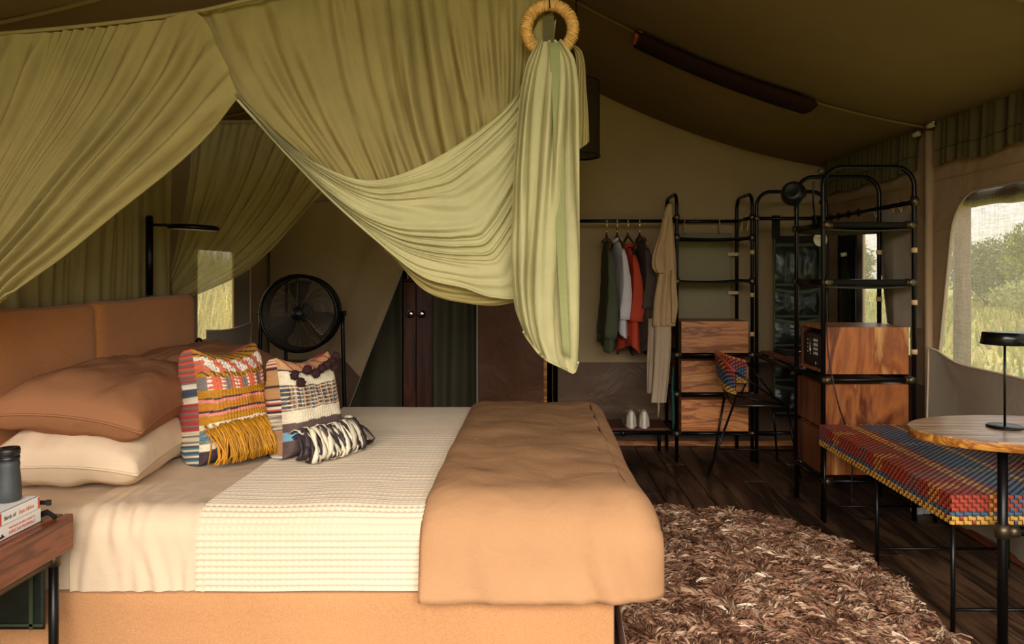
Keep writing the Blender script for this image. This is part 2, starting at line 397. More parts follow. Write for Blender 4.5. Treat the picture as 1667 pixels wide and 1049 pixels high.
# back wall: right part, header, left part whose free edge is drawn aside as a flap
xe0, xe1 = -.99, -1.46
bt = lambda x: zc(x, YB)+.03
xo = .125
top = [(q, bt(q)) for q in np.linspace(XR, XL, 30)]
outer = [(XR, -.02)] + top + [(XL, -.02), (-1.60, -.02), (-1.44, .23), (-1.22, .78), (-1.0, 1.34), (-.96, 1.75), (xo, 1.75), (xo, -.02)]
o = Mb().poly(outer, (), lambda a, b: (a, YB, b)).obj('wall_back', m_canvas, kind='structure')
# drawn-aside flap with folds, lying over the left part
fg = [[P(440,330,5.50), P(440,500,5.50), P(440,720,5.50)], [P(520,330,5.49), P(510,500,5.48), P(490,720,5.49)], [P(600,320,5.47), P(575,500,5.46), P(520,720,5.47)], [P(662,400,5.45), P(655,440,5.45), P(606,566,5.44), P(560,680,5.45), P(538,722,5.45)]]
A = loft(fg, 70, 50, lambda U, V: .022*np.sin(U*22+V*6+nz(U, V, 4, 3, 5)*1.5)*U*(1-.5*V))
A[..., 1] = np.minimum(A[..., 1], 5.535)
fl2 = Mb().grid(A).obj('canvas_door_flap', m_canvas, label='grey-brown canvas door flap drawn aside behind the round fan', cat='tent flap')
bandA = A[:, :, :].copy()
k0 = int(50*.0)
zz = A[..., 2]
sel = [j for j in range(50) if zz[:, j].mean() < .66]
if sel: Mb().grid(A[:, sel[0]:, :]+np.array([0, -.02, 0])).obj('lower_band', m_brownband, fl2, label='brown lower band')
Mb().tube([tuple(p) for p in A[-1, 2:-1]], .006, 6).obj('piping', m_flap, fl2)
# flap and side strip of the left window
wf = Mb().grid(sheet(lambda u, v: (XL+.045+.015*math.sin(u*5)*v, 4.42+.70*u, .955-.02*math.sin(pi*u)-.22*v), np.linspace(0, 1, 30), np.linspace(0, 1, 10))).obj('window_flap', m_flap, label='small grey canvas flap hanging below the bright left window', cat='tent flap')
Mb().tube([(XL+.045, 4.42+.70*u, .957-.02*math.sin(pi*u)) for u in np.linspace(0, 1, 20)]+[(XL+.04, 5.12, .75)], .006, 6).obj('piping', m_sheet, wf)
Mb().grid(sheet(lambda u, v: (XL+.035, 4.90+.21*u, .93+.55*v), np.linspace(0, 1, 8), np.linspace(0, 1, 8))).obj('trim_6', m_flap, kind='structure')
Mb().tube([(XL+.04, 5.115, z) for z in np.linspace(.95, 1.5, 6)], .006, 6).obj('trim_6', m_sheet, kind='structure')
# brown skirt along back and right walls
Mb().grid(sheet(lambda a, b: (a, YB-.012-.012*abs(math.sin(a*7+b*3)), b), np.linspace(xo+.01, XR-.02, 40), np.linspace(.045, .63, 8))).obj('trim_2', m_brownband, kind='structure')
Mb().grid(sheet(lambda a, b: (XR-.012, a, b), np.linspace(3.9, YB-.03, 20), np.linspace(.045, .675, 6))).obj('trim_3', m_brownband, kind='structure')
Mb().grid(sheet(lambda a, b: (XL+.012, a, b), np.linspace(3.0, YB-.03, 20), np.linspace(.045, .66, 6))).obj('trim_3', m_brownband, kind='structure')
Mb().box(xo, XR, YB-.03, YB-.002, 0, .042, .004).obj('baseboard_back', m_woodh, kind='structure')
Mb().box(XR-.03, XR-.002, .5, YB-.04, 0, .04, .004).obj('baseboard_right', m_woody, kind='structure')
# wet-room annex behind the opening
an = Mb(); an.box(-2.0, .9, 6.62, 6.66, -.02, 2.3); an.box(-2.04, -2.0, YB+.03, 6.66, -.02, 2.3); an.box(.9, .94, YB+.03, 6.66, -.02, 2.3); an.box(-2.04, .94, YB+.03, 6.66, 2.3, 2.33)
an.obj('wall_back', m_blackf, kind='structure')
# window skirt flap on the right wall
def flapr(u, v):
    Y = 3.985-u*2.5; zt = .83+.065*math.exp(-(u*2.5/.16)**2)+.008*math.sin(u*9)
    z = .03+(zt-.03)*v
    return (XR-.03-.012*math.sin(u*22+v*4)*(1-v*.6)-.02*math.exp(-u*30)*v, Y+.03*(1-v)*math.exp(-u*6), z)
ff = Mb().grid(sheet(flapr, np.linspace(0, 1, 90), np.linspace(0, 1, 24))).obj('window_flap', m_flap, label='pale grey canvas flap hanging below the large mesh window', cat='tent flap')
Mb().tube([flapr(0, v) for v in np.linspace(0, 1, 12)]+[flapr(u, 1) for u in np.linspace(.01, 1, 50)], .006, 6).obj('piping', m_sheet, ff)
# rolled blind at the top of the large window
Mb().tube([(XR+.05, y, 1.685+.01*math.sin(y*5)) for y in np.linspace(3.86, 1.5, 24)], [.045+.006*math.sin(k*1.7) for k in range(24)], 14).obj('rolled_blind', m_brownband, label='dark rolled-up blind along the top of the large mesh window', cat='blind')
# seams on right wall
Mb().tube([(XR-.004, y, 1.80) for y in np.linspace(5.5, 1.5, 30)], .004, 6).obj('trim_4', m_canvas2, kind='structure')
# wall tube between the windows
Mb().tube([(XR-.02, 4.03, z) for z in (.0, 1.0, 2.08)], .022, 12).obj('trim_5', m_canvas2, kind='structure')
# valances
def valance(y0, y1, nm, lab, seed):
    def f(u, v):
        Y = y0+(y1-y0)*u; return (XR-.035-.012*math.sin(Y*95+math.sin(Y*31)*2)-.01*v, Y, 2.105-v*(.235+.01*math.sin(Y*13)))
    o = Mb().grid(sheet(f, np.linspace(0, 1, 160), np.linspace(0, 1, 10))).obj(nm, m_val, label=lab, cat='valance')
    Mb().tube([tuple(np.array(f(u, .66))-np.array([.004, 0, 0])) for u in np.linspace(0, 1, 160)], .003, 5).obj('hem_seam', m_vtrim, o)
valance(3.90, 1.6, 'pleated_valance', 'pleated olive valance above the large mesh window', 1)
valance(5.45, 4.12, 'pleated_valance', 'pleated olive valance in the corner behind the tall tube shelves', 2)
# rafter end ties
for yy, zz_ in ((4.10, 2.075), (3.955, 2.095), (5.47, 2.06)):
    o = Mb().tube([(XR-.05, yy+.03, zz_), (XR-.06, yy, zz_-.006), (XR-.05, yy-.03, zz_)], .016, 10).obj('roof_toggle', m_flap, label={4.10: 'small pale toggle at the roof edge, corner side of the rafter end', 3.955: 'small pale toggle at the roof edge above the large window', 5.47: 'small pale toggle in the far roof corner'}[yy], cat='toggle')
# dark sleeve on the rafter
pts = np.linspace(.55, 1.50, 26); A = []
for q in pts:
    zz_ = zc(q, 4.02)-.03; k = .10+.01*(q-.55); zz_ -= .02
    A.append([(q-.02, 4.02-k, zz_+.022), (q, 4.02-k, zz_-.01), (q, 4.02, zz_-.022), (q+.0, 4.02+k, zz_-.012), (q-.01, 4.02+k, zz_+.02)])
m_maroon = cloth('maroon_cloth', srgb(44,22,18), .3, 8, 500, .15)
sl = Mb().grid(np.array(A), closev=True).obj('rafter_sleeve', m_maroon, label='dark maroon cloth sleeve strapped under the sloping roof', cat='sleeve')
Mb().box(.535, .575, 3.955, 4.085, zc(.55, 4.02)-.058, zc(.55, 4.02)-.02, .004).obj('strap', m_orange, sl, label='red strap at the upper end')

# ------------------------------------------------------------ outside
t = Nt('savannah_ground'); v = t.co(); f = t.noise(v, .25, 5); f2 = t.noise(v, 6, 4)
mx = t.n('Mix', data_type='RGBA', blend_type='MULTIPLY'); mx.inputs[0].default_value = .8; t.l(t.ramp(f, [(.35, srgb(196,182,110)), (.5, srgb(150,160,80)), (.65, srgb(206,190,130))]), mx.inputs[6]); t.l(t.ramp(f2, [(.3, (.5,.5,.5,1)), (.7, (1.1,1.1,1.1,1))]), mx.inputs[7]); t.l(mx.outputs[2], t.b.inputs['Base Color']); t.b.inputs['Roughness'].default_value = 1; m_ground = t.m
def gz(x, y): return max(0, min(2.2, (-4.5-x)*.35))-.35+.25*math.sin(x*.21+1)*math.cos(y*.17)
gx = np.r_[np.linspace(-90, -6, 30), np.linspace(-5, 5, 11), np.linspace(6, 90, 40)]
Mb().grid(sheet(lambda a, b: (a, b, gz(a, b) if abs(a) > 6 or abs(b) > 10 else -.45), gx, np.linspace(-40, 140, 60))).obj('ground', m_ground, kind='structure')
m_leaf = attrmat('leaves', .7, 0, trans=.5)
def blades(n, area, h, w, cols, nm, lab, seed, fz=gz):
    r = np.random.default_rng(seed); bx = area(r, n); hh = h*r.uniform(.5, 1.2, n); an = r.uniform(0, 2*pi, n); le = r.normal(0, .25, (n, 2))*h
    V = np.zeros((n, 3, 3)); z0 = np.array([fz(a, b) for a, b in bx])-.05
    dx = np.c_[np.cos(an), np.sin(an)]*w
    V[:, 0, :2] = bx-dx; V[:, 1, :2] = bx+dx; V[:, 2, :2] = bx+le; V[:, :2, 2] = z0[:, None]; V[:, 2, 2] = z0+hh
    C = np.array(cols)[r.integers(0, len(cols), n)]*r.uniform(.7, 1.2, (n, 1)); C = np.repeat(C, 3, axis=0)
    m = Mb(); m.v = V.reshape(-1, 3).tolist(); m.f = [(3*k, 3*k+1, 3*k+2) for k in range(n)]; m.sm = [False]*n; m.mi = [0]*n
    return m.obj(nm, m_leaf, colors=C, kind='stuff', label=lab, cat='grass')
lin = lambda *c: srgb(*c)[:3]
blades(14000, lambda r, n: np.c_[r.uniform(6, 26, n), r.uniform(9, 60, n)], .42, .07, [lin(198,186,110), lin(150,160,78), lin(214,200,140)], 'savannah_grass', 'tall yellow-green grass outside the right-hand windows', 11)
blades(7000, lambda r, n: np.c_[r.uniform(-9, -2.9, n), r.uniform(5, 20, n)], .95, .03, [lin(226,208,128), lin(206,190,104), lin(190,180,96)], 'savannah_grass', 'tall dry golden grass outside the left window', 12)
def bush(x, y, h, r, nm, lab, catg, col, seed, trunk=.3):
    z0 = gz(x, y); o = empty(nm, (x, y, z0), lab, catg); R = np.random.default_rng(seed); m = Mb()
    m.tube([(x, y, z0-.1), (x+.05, y, z0+h*trunk), (x-.03, y+.05, z0+h*.5)], [.05*h/2, .035*h/2, .015*h/2], 7)
    for k in range(5):
        a = R.uniform(0, 6.28); m.tube([(x, y, z0+h*trunk*.8), (x+math.cos(a)*r*.3, y+math.sin(a)*r*.3, z0+h*(.4+.15*R.random()))], [.03*h/2, .01], 5)
    m.obj('trunk', m_woodd, o)
    n = 6000; u = R.normal(0, 1, (n, 3)); u /= np.linalg.norm(u, axis=1)[:, None]; rad = R.uniform(.35, 1, (n, 1))**.5
    cl = R.integers(0, 7, n); cc = R.normal(0, .38, (7, 3)); c = np.array([x, y, z0+h*(.5+trunk*.5)])+(cc[cl]+u*rad*.55)*np.array([r, r, h*(1-trunk)*.6])
    s = .085*(h/2)**.4; a = R.normal(0, 1, (n, 3)); a /= np.linalg.norm(a, axis=1)[:, None]; b = np.cross(a, u); b /= np.linalg.norm(b, axis=1)[:, None]
    V = np.stack([c-a*s, c+b*s*.5, c+a*s, c-b*s*.5], axis=1); C = np.repeat(np.array(col)*R.uniform(.5, 1.3, (n, 1)), 4, axis=0)
    mm = Mb(); mm.v = V.reshape(-1, 3).tolist(); mm.f = [(4*k, 4*k+1, 4*k+2, 4*k+3) for k in range(n)]; mm.sm = [False]*n; mm.mi = [0]*n
    mm.obj('foliage', m_leaf, o, colors=C)
bush(19.3, 26.5, 3.9, 2.2, 'acacia_bush', 'leafy green bush outside the upper right of the large mesh window', 'bush', lin(150,156,78), 1)
bush(13.6, 18.5, 1.5, 1.9, 'scrub_bush', 'low bright scrub outside the large mesh window, in front of the green bush', 'bush', lin(168,170,112), 2, .1)
bush(22, 36, 3.0, 3.0, 'thorn_bush', 'darker thorn bush outside, left of the green bush', 'bush', lin(138,144,98), 3, .15)
bush(12.5, 30.5, 3.0, 1.9, 'small_tree', 'small distant tree seen through the narrow window behind the shelves', 'tree', lin(150,160,100), 4, .3)
Mb().tube([(2.92, 5.05, -.4), (2.92, 5.05, 2.2)], .055, 12).obj('veranda_pole', m_brownband, label='dark pole standing outside the large mesh window', cat='pole')

# annex contents
def curtain(x0, x1, y, z0, z1, amp, fr, mat, nm, lab, catg, seed=0):
    def f(u, v): 
        a = x0+(x1-x0)*u; return (a+.01*v*math.sin(u*9), y-amp*math.sin(u*fr+.7*math.sin(v*3+u*5)), z0+(z1-z0)*v)
    return Mb().grid(sheet(f, np.linspace(0, 1, 90), np.linspace(0, 1, 16))).obj(nm, mat, label=lab, cat=catg)
c1 = curtain(-1.62, -1.10, 6.1, .02, 1.85, .03, 14, m_green, 'green_curtain', 'dark green curtain left of the knobbed wooden door', 'curtain')
c2 = curtain(-.83, -.45, 5.95, .02, 1.85, .035, 17, m_green, 'green_curtain', 'green curtain between the knobbed door and the brown flap', 'curtain')
dr = empty('wardrobe_door', (-.975, 6.08, 0), 'narrow dark wood double door with two round chrome knobs', 'door')
for a, b in ((-1.085, -.982), (-.978, -.845)): Mb().box(a, b, 6.04, 6.08, .0, 1.23, .004).obj('door_leaf', m_woodd, dr)
for kx in (-1.022, -.932): Mb().lathe([(.004, .0), (.012, -.001), (.012, -.02), (.03, -.026), (.034, -.036), (.028, -.046), (.012, -.050), (.001, -.050)], (kx, 6.04, .967), 24, 'y').obj('knob', m_chrome, dr)
Mb().box(-1.10, -.84, 6.03, 6.10, 1.235, 1.25, .003).obj('shelf', m_woodd, dr)
for k, kx in enumerate((-1.05, -.99, -.93)):
    o = Mb().tube([(kx, 6.05, 1.25), (kx, 6.05, 1.28)], .008, 8).tube([(kx, 6.05, 1.28), (kx, 6.05, 1.31)], .005, 8).obj('peg', m_leather, label='small pale metal peg above the knobbed door, '+['left', 'middle', 'right'][k]+' of three', cat='hook', group='pegs above the door')
# brown flap right of the opening
bf = Mb().grid(sheet(lambda a, b: (a, 5.50-.012*math.sin(a*9+b*3), b), np.linspace(-.43, .085, 30), np.linspace(.02, 1.74, 30))).obj('brown_canvas_flap', cloth('brown_leather_cloth', srgb(98,62,40), .6, 4, 300, .22, rough=.5, wdist=.04), label='brown waxed flap between the green curtain and the clothes rail', cat='tent flap')
Mb().tube([(-.435, 5.485+.004*math.sin(z*6), z) for z in np.linspace(.02, 1.74, 14)], .007, 8).obj('piping', m_flap, bf, label='pale edge piping')
Mb().box(.06, .085, 5.475, 5.488, .02, 1.7).obj('edge_strip', m_edge, bf)

# ------------------------------------------------------------ bed
BX0, BX1, BY0, BY1, BZ = -1.81, .235, 2.185, 3.89, .585
bed = empty('bed', (-.8, 3.04, 0), 'wide upholstered bed with a rust headboard and ochre base', 'bed')
def rbox(m, x0, x1, y0, y1, z0, z1, r, n=5, wob=0, seed=0, sub=14, p=0):
    """soft rounded cushion-like box as a welded surface"""
    hx, hy, hz = (x1-x0)/2, (y1-y0)/2, (z1-z0)/2; c = Vector(((x0+x1)/2, (y0+y1)/2, (z0+z1)/2))
    def faces(ax, sg, sa, sb):
        A = []
        for i in range(sa+1):
            row = []
            for j in range(sb+1):
                u = -1+2*i/sa; w = -1+2*j/sb; q = [0, 0, 0]; o = [k for k in range(3) if k != ax]; q[ax] = sg; q[o[0]] = u; q[o[1]] = w
                H = (hx, hy, hz); pnt = [q[k]*H[k] for k in range(3)]; inner = [max(-H[k]+r, min(H[k]-r, pnt[k])) for k in range(3)]
                d = Vector([pnt[k]-inner[k] for k in range(3)]); L = d.length
                if L > 1e-9: d *= r/L
                v = Vector(inner)+d
                if p: v += Vector([p*(q[k] if k == ax else 0)*(1-u*u)*(1-w*w) for k in range(3)])
                if wob: 
                    s = wob*noise.noise(Vector((v.x*3+seed, v.y*3, v.z*3))); v += d.normalized()*s if L > 1e-9 else Vector()
                row.append(tuple(v+c))
            A.append(row)
        return np.array(A)
    dims = (hx, hy, hz)
    for ax in range(3):
        o = [k for k in range(3) if k != ax]; sa = max(4, int(dims[o[0]]*2/.03)) ; sb = max(4, int(dims[o[1]]*2/.03))
        sa = min(sa, 60); sb = min(sb, 60)
        for sg in (-1, 1): m.grid(faces(ax, sg, sa, sb), flip=(sg == 1) == (ax == 1))
    return m
rbox(Mb(), BX0+.02, BX1, 2.165, 3.87, .03, .362, .02, wob=.006).obj('base', m_base, bed)
for lx in (-1.7, .12):
    for ly in (2.3, 3.75): Mb().lathe([(.03, 0), (.025, .035)], (lx, ly, 0), 12).obj('foot', m_black, bed)
Mb().grid(sheet(lambda u, v: (.24+.055*v+.012*math.sin(u*30)*v, 2.17+u*1.68, .355-.33*v), np.linspace(0, 1, 50), np.linspace(0, 1, 8))).obj('valance', m_base, bed)
rbox(Mb(), BX0, BX1-.01, BY0+.012, BY1-.012, .363, BZ-.012, .07).obj('mattress', m_sheet, bed)
for (a, b, tz) in ((2.10, 3.055, 1.176), (3.065, 3.93, 1.182)):
    hb = Mb(); 
    rbox(hb, -1.905, BX0, a, b, .10, tz, .035, wob=.012, seed=a*5, p=0).obj('headboard_panel', m_head, bed)
# duvet-like profile around the mattress, parameter s = arc length from front hem
def prof(off, zb, back=.25, r=.07):
    """polyline (Y,z,nY,nz) front hem -> over top -> down the back"""
    y0, y1, z = BY0-off, BY1+off, BZ+off; R = r+off; pts = []
    for k in range(12): pts.append((y0, zb+(z-R-zb)*k/12, -1, 0))
    for k in range(13): a = pi-k*pi/24; pts.append((y0+R+R*math.cos(a), z-R+R*math.sin(a), math.cos(a), math.sin(a)))
    for k in range(1, 40): pts.append((y0+R+(y1-y0-2*R)*k/40, z, 0, 1))
    for k in range(13): a = pi/2-k*pi/24; pts.append((y1-R+R*math.cos(a), z-R+R*math.sin(a), math.cos(a), math.sin(a)))
    for k in range(1, 6): pts.append((y1, z-R-back*k/6, 1, 0))
    return np.array(pts)
def resample(p, step):
    d = np.r_[0, np.cumsum(np.linalg.norm(np.diff(p[:, :2], axis=0), axis=1))]; n = int(d[-1]/step); q = np.linspace(0, d[-1], n)
    return np.stack([np.interp(q, d, p[:, k]) for k in range(p.shape[1])], axis=1), q
def cover(x0, x1, off, zb, step, h, xstep=None):
    p, q = resample(prof(off, zb), step); X = np.linspace(x0, x1, int((x1-x0)/(xstep or step)))
    XX, QQ = np.meshgrid(X, q, indexing='ij'); d = h(XX, QQ); A = np.zeros(XX.shape+(3,))
    A[..., 0] = XX; A[..., 1] = p[None, :, 0]+p[None, :, 2]*d; A[..., 2] = p[None, :, 1]+p[None, :, 3]*d
    return A
sh = lambda X, Q: .004*nz(X*9+Q*2.5, Q, 3, 2, 3)+.0038*np.sin(X*110+Q*8+nz(X, Q, 9, 5, 8)*4)*np.abs(nz(X, Q, 11, 4, 18))*1.8*np.clip(1.2-Q*2.2, 0.1, 1)
A = cover(-1.37, -.975, .012, .362, .006, sh); 
bs = Mb().grid(A, flip=True).obj('top_sheet', m_sheet, label='smooth cream sheet folded over near the pillows', cat='sheet')
A = cover(-1.80, -1.36, .004, .365, .015, lambda X, Q: .004*nz(X*4+Q*4, Q*3, 3, 3, 4))
Mb().grid(A, flip=True).obj('fitted_sheet', m_sheet, label='cream fitted sheet on the mattress under the pillows', cat='sheet')
c = .0187
def waf(X, Q):
    a = np.abs(np.cos(X*pi/c)); b = np.abs(np.cos(Q*pi/c)); return .0078*np.maximum(a**4*.6, b**3)+.006*nz(X, Q, 5, 3, 6)
A = cover(-1.0, -.28, .012, .366, .0041, waf)
Mb().grid(A, flip=True).obj('waffle_blanket', m_waffle, label='cream waffle-weave blanket spread over the middle of the bed', cat='blanket')
# duvet folded over the foot
def duv():
    p, q = resample(prof(.045, .352, r=.10), .016); n = len(p)
    X = np.r_[np.full(1, -.325), np.linspace(-.325, .385, 64)]
    out = []
    for k, xx in enumerate(np.linspace(-.33, .57, 90)):
        row = []
        for j in range(n):
            Y, z, ny, nzz = p[j]; s = q[j]
            el = xx+.33; fr = max(0, 1-s/.30); d = (.035-.03*fr)*math.sqrt(max(0, 1-max(0, 1-el/.06)**2)) - (.035-.03*fr) if el < .06 else 0
            d -= .0
            puff = .011*noise.noise(Vector((xx*4, s*3, 1)))+.006*noise.noise(Vector((xx*9+s*2, s*7, 4)))
            fr = max(0, 1-s/.30)
            puff += fr*.013*(1-2*abs(math.sin(xx*11+1.3*math.sin(s*9)+noise.noise(Vector((xx*5, s*2, 9)))*2))**2.0*1.0)*(.25+.6*math.exp(-((xx-.12)/.25)**2))
            x2 = xx
            rr = .10
            if xx > .27:
                t = xx-.27; L = rr*pi/2
                if t < L: a = t/rr; x2 = .27+rr*math.sin(a); dd = -rr*(1-math.cos(a))
                else: x2 = .37; dd = -rr-(t-L)
                d += dd*(1 if nzz > .5 else .5+.5*nzz)
            wfl = -.004*fr*max(0, .3-el)/.3          # hem flares to the left
            # front hem narrows towards the mattress top
            x2 += wfl-.022*max(0, min(1, (s-.25)/.3))*(1 if xx > .28 else 0)
            d += .02*fr
            row.append((x2, Y+ny*(d+puff), z+nzz*(d+puff)))
        out.append(row)
    return np.array(out)
A = duv()
du = Mb().grid(A, flip=True).obj('folded_duvet', m_duvet, label='caramel linen duvet folded across the foot of the bed', cat='duvet'); solid(du, .010, -1)
Mb().tube([tuple(q+np.array([0, -.004, 0])) for q in A[1:66, 3]], .0035, 5).obj('hem_seam', m_duvet, du)

# ------------------------------------------------------------ pillows
def pillow(w, l, h, M, nm, mat, lab, seed, flange=.0, wr=.012, sag=0.0, group=None):
    n = 56; U, V = np.meshgrid(np.linspace(-1, 1, n), np.linspace(-1, 1, n), indexing='ij')
    ex = U*(1-.07*(1-V**2)); ey = V*(1-.05*(1-U**2)); env = ((1-U**4)*(1-V**4))**.42
    m = Mb()
    for sg in (1, -1):
        fold = wr*.5*(nz(U*2+V, V, 2, 1.5, seed)+.4*nz(U*3-V*2, U, 4, 3, seed+1))+wr*.45*np.sin((U*6+V*9)+nz(U, V, 3, 3, seed+2)*3)*np.clip(np.abs(V)*1.6-.6, 0, 1)+.0045*np.sin(U*30+V*7+nz(U, V, 3, 2, seed+9)*5)*np.clip((V+.1)*1.2, 0, 1)*np.abs(nz(U, V, 4, 2, seed+6))*(sg > 0)
        Z = sg*env*h/2*(1+.12*nz(U, V, 3, 3, seed+4))+fold*env**.7
        A = np.stack([ex*w/2, ey*l/2, Z-sag*(U**2+V**2)*.5], axis=-1); m.grid(A, flip=sg < 0)
    m.xf(M); o = m.obj(nm, mat, label=lab, cat='pillow', **({'group': group} if group else {}))
    edge = [(-1+2*k/40, -1) for k in range(40)]+[(1, -1+2*k/40) for k in range(40)]+[(1-2*k/40, 1) for k in range(40)]+[(-1, 1-2*k/40) for k in range(40)]
    pts = [M @ Vector((a*(1-.07*(1-b*b))*w/2*1.003, b*(1-.05*(1-a*a))*l/2*1.003, -sag*(a*a+b*b)*.5)) for a, b in edge]
    Mb().tube(pts, .004, 6, closed=True).obj('seam', mat, o)
    return o
T, Rm = Matrix.Translation, lambda a, ax: Matrix.Rotation(math.radians(a), 4, ax)
pillow(.50, .78, .21, T((-1.535, 2.70, .705)) @ Rm(4, 'Z') @ Rm(2, 'Y'), 'cream_pillow', m_sheet, 'plump cream pillow at the bottom of the near stack', 3, sag=.035)
pillow(.50, .76, .17, T((-1.545, 3.47, .69)) @ Rm(-3, 'Z') @ Rm(3, 'Y'), 'cream_pillow', m_sheet, 'cream pillow almost hidden behind the mustard-fringed cushion', 8, sag=.03)
pillow(.50, .82, .20, T((-1.535, 2.72, .872)) @ Rm(6, 'Z') @ Rm(7, 'Y'), 'brown_pillow', m_brown, 'cinnamon brown pillow lying on the near cream pillow', 15, sag=.05)
pillow(.50, .80, .21, T((-1.545, 3.47, .855)) @ Rm(-4, 'Z') @ Rm(9, 'Y'), 'brown_pillow', m_brown, 'cinnamon brown pillow behind the mustard-fringed cushion', 27, sag=.04)

# ------------------------------------------------------------ woven cushions
def band(bands, v):
    for t, c in bands:
        if v >= t: return t, c
    return bands[-1]
def rough(c, k): return tuple(max(0, min(1, x*k)) for x in c)
MU, WH, OR, GY, DK, PK, TE, CR, BL, RD, TN, SK = [lin(*c) for c in ((186,128,28), (236,226,208), (214,104,74), (126,116,112), (66,52,56), (222,138,120), (84,124,134), (228,214,184), (72,84,100), (182,72,66), (196,150,104), (116,164,186))]
def big_front(u, v, R):
    k = R.uniform(.78, 1.18)
    if v > .93: c = MU if int(u*22+v*60) % 3 else DK
    elif v > .80:
        a, b = int(u*20), int(v*40); c = OR if (a+b//2) % 4 < 2 else WH
        if abs(((u*5) % 1)-.5)+abs((v-.86)*7) < .32: c = WH
        if R.random() < .15: c = GY
    elif v > .75: c = MU if int((u+v)*50) % 4 else DK
    elif v > .63:
        a, b = int(u*24), int(v*50); c = WH if (a//2 % 2 == 0 and b % 2) else OR
        if abs(((u*4) % 1)-.5) > .36: c = GY
    elif v > .56: c = MU
    elif v > .545: c = DK
    elif v > .515: c = PK
    elif v > .45: c = MU if R.random() > .15 else OR
    elif v > .43: c = DK
    elif v > .405: c = PK
    elif v > .34: c = MU
    elif v > .30: c = CR
    elif v > .18:
        a = int(u*26+2*math.sin(v*60)*.3); c = (TE, BL, TE, CR, DK, TE)[a % 6]
        if R.random() < .2: c = TN
    elif v > .12: c = CR
    else: c = DK
    return rough(c, k)
def big_back(u, v, R):
    k = R.uniform(.8, 1.15); s = int(v*60)
    if v > .78: c = (RD, GY, OR)[s % 3]
    elif v > .70: c = (GY, RD)[s % 2]
    elif v > .66: c = WH
    elif v > .58: c = BL
    elif v > .52: c = CR
    elif v > .30: c = (RD, RD, GY)[s % 3]
    elif v > .20: c = CR if s % 3 else GY
    else: c = (TE, BL, CR)[s % 3]
    return rough(c, k)
def sm_front(u, v, R):
    k = R.uniform(.82, 1.12)
    if v > .88: c = TN if int(u*24+v*30) % 5 else RD
    elif v > .86: c = DK
    elif v > .72: c = CR
    elif v > .46: c = (BL, DK, GY, BL, TN)[int(u*44) % 5] if int(v*70) % 3 else (TN if R.random() < .5 else CR)
    elif v > .34: c = CR
    elif v > .25: c = lin(98,76,72)
    elif v > .17: c = SK; k = R.uniform(.93, 1.05)
    else: c = lin(98,76,72)
    return rough(c, k)
def sm_back(u, v, R):
    k = R.uniform(.85, 1.12)
    if v > .90: c = RD if int(v*70) % 2 else CR
    elif v > .60: c = TN if int(v*40) % 7 else DK
    elif v > .58: c = DK
    elif v > .44: c = (OR, WH, DK)[int(v*44) % 3]
    elif v > .28: c = GY if R.random() < .45 else CR
    elif v > .05: c = rough(TN, .8)
    else: c = CR if R.random() < .5 else GY
    return rough(c, k)
def cushion(w, hgt, th, base, yaw, tilt, fF, fB, nm, lab, seed, ridge):
    R = random.Random(seed); n = 120; q = np.linspace(-1, 1, n); U, V = np.meshgrid(q, q, indexing='ij')
    M = T(base) @ Rm(yaw, 'Z') @ Rm(tilt, 'X')
    env = ((1-U**4)*(1-V**4))**.45; ex = U*(1-.09*(1-V**2))*(1-.07*V); ey = V*(1-.17*(1-U**2)*(V > 0)-.05*(1-U**2)*(V <= 0))
    m = Mb(); cols = []
    for sg in (1, -1):
        VV = (V+1)/2; rid = ridge*np.abs(np.sin(VV*n*.62))*env+ridge*.8*np.abs(np.sin((U+1)/2*n*.62))*env
        Y = -sg*((env*th*.42 if sg > 0 else env**.5*th*.80)*(1+.12*nz(U, V, 3, 3, seed)-.16*V)+rid)
        A = np.stack([ex*w/2, Y, (ey+1)*hgt/2], axis=-1); m.grid(A, flip=sg < 0)
        fn = fF if sg > 0 else fB; wob = .012*nz(U, V, 5, 2, seed+3)
        for i in range(n):
            for j in range(n): cols.append(fn((U[i, j]+1)/2, min(.999, max(0, (V[i, j]+1)/2+wob[i, j]+.0*U[i, j])), R))
    m.xf(M); cu = m.obj(nm, m_attr, colors=np.array(cols), label=lab, cat='cushion')
    return cu, M
cu, M1 = cushion(.315, .425, .20, (-1.135, 2.80, .605), 63, -9, big_front, big_back, 'woven_cushion', 'large striped woven cushion with a mustard yarn fringe', 5, .0045)
R = random.Random(3); m = Mb(); cols = []
m_yarn = attrmat('fringe_yarn', .5, 0, spec=.4)
for k in range(240):
    u = R.uniform(-.156, .156); y0 = -.42*.20*1.18*(1-min(.999, abs(u/.1575))**4)**.45-.006; L = R.uniform(.13, .17); z0 = R.uniform(.12, .145); o = R.uniform(-.018, .03)
    pts = [(u, y0-.004, z0), (u+R.uniform(-.008, .008), y0-.035-o*.3, z0-L*.25), (u+R.uniform(-.012, .012), y0-.045-o, z0-L*.6), (u+R.uniform(-.02, .02), y0-.03-o*1.4, max(z0-L, -.0))]
    n0 = len(m.v); m.tube([M1 @ Vector(p) for p in cat(pts, 6)], .0036, 4); c_ = rough(MU, R.uniform(.7, 1.5)); cols += [c_]*(len(m.v)-n0)
m.obj('fringe', m_yarn, cu, colors=np.array(cols), label='mustard yarn fringe')
cu2, M2 = cushion(.285, .38, .16, (-.862, 2.86, .607), 60, -9, sm_front, sm_back, 'woven_cushion', 'smaller cushion with dark pompoms and a black and white rag fringe', 9, .002)
m = Mb(); cols = []
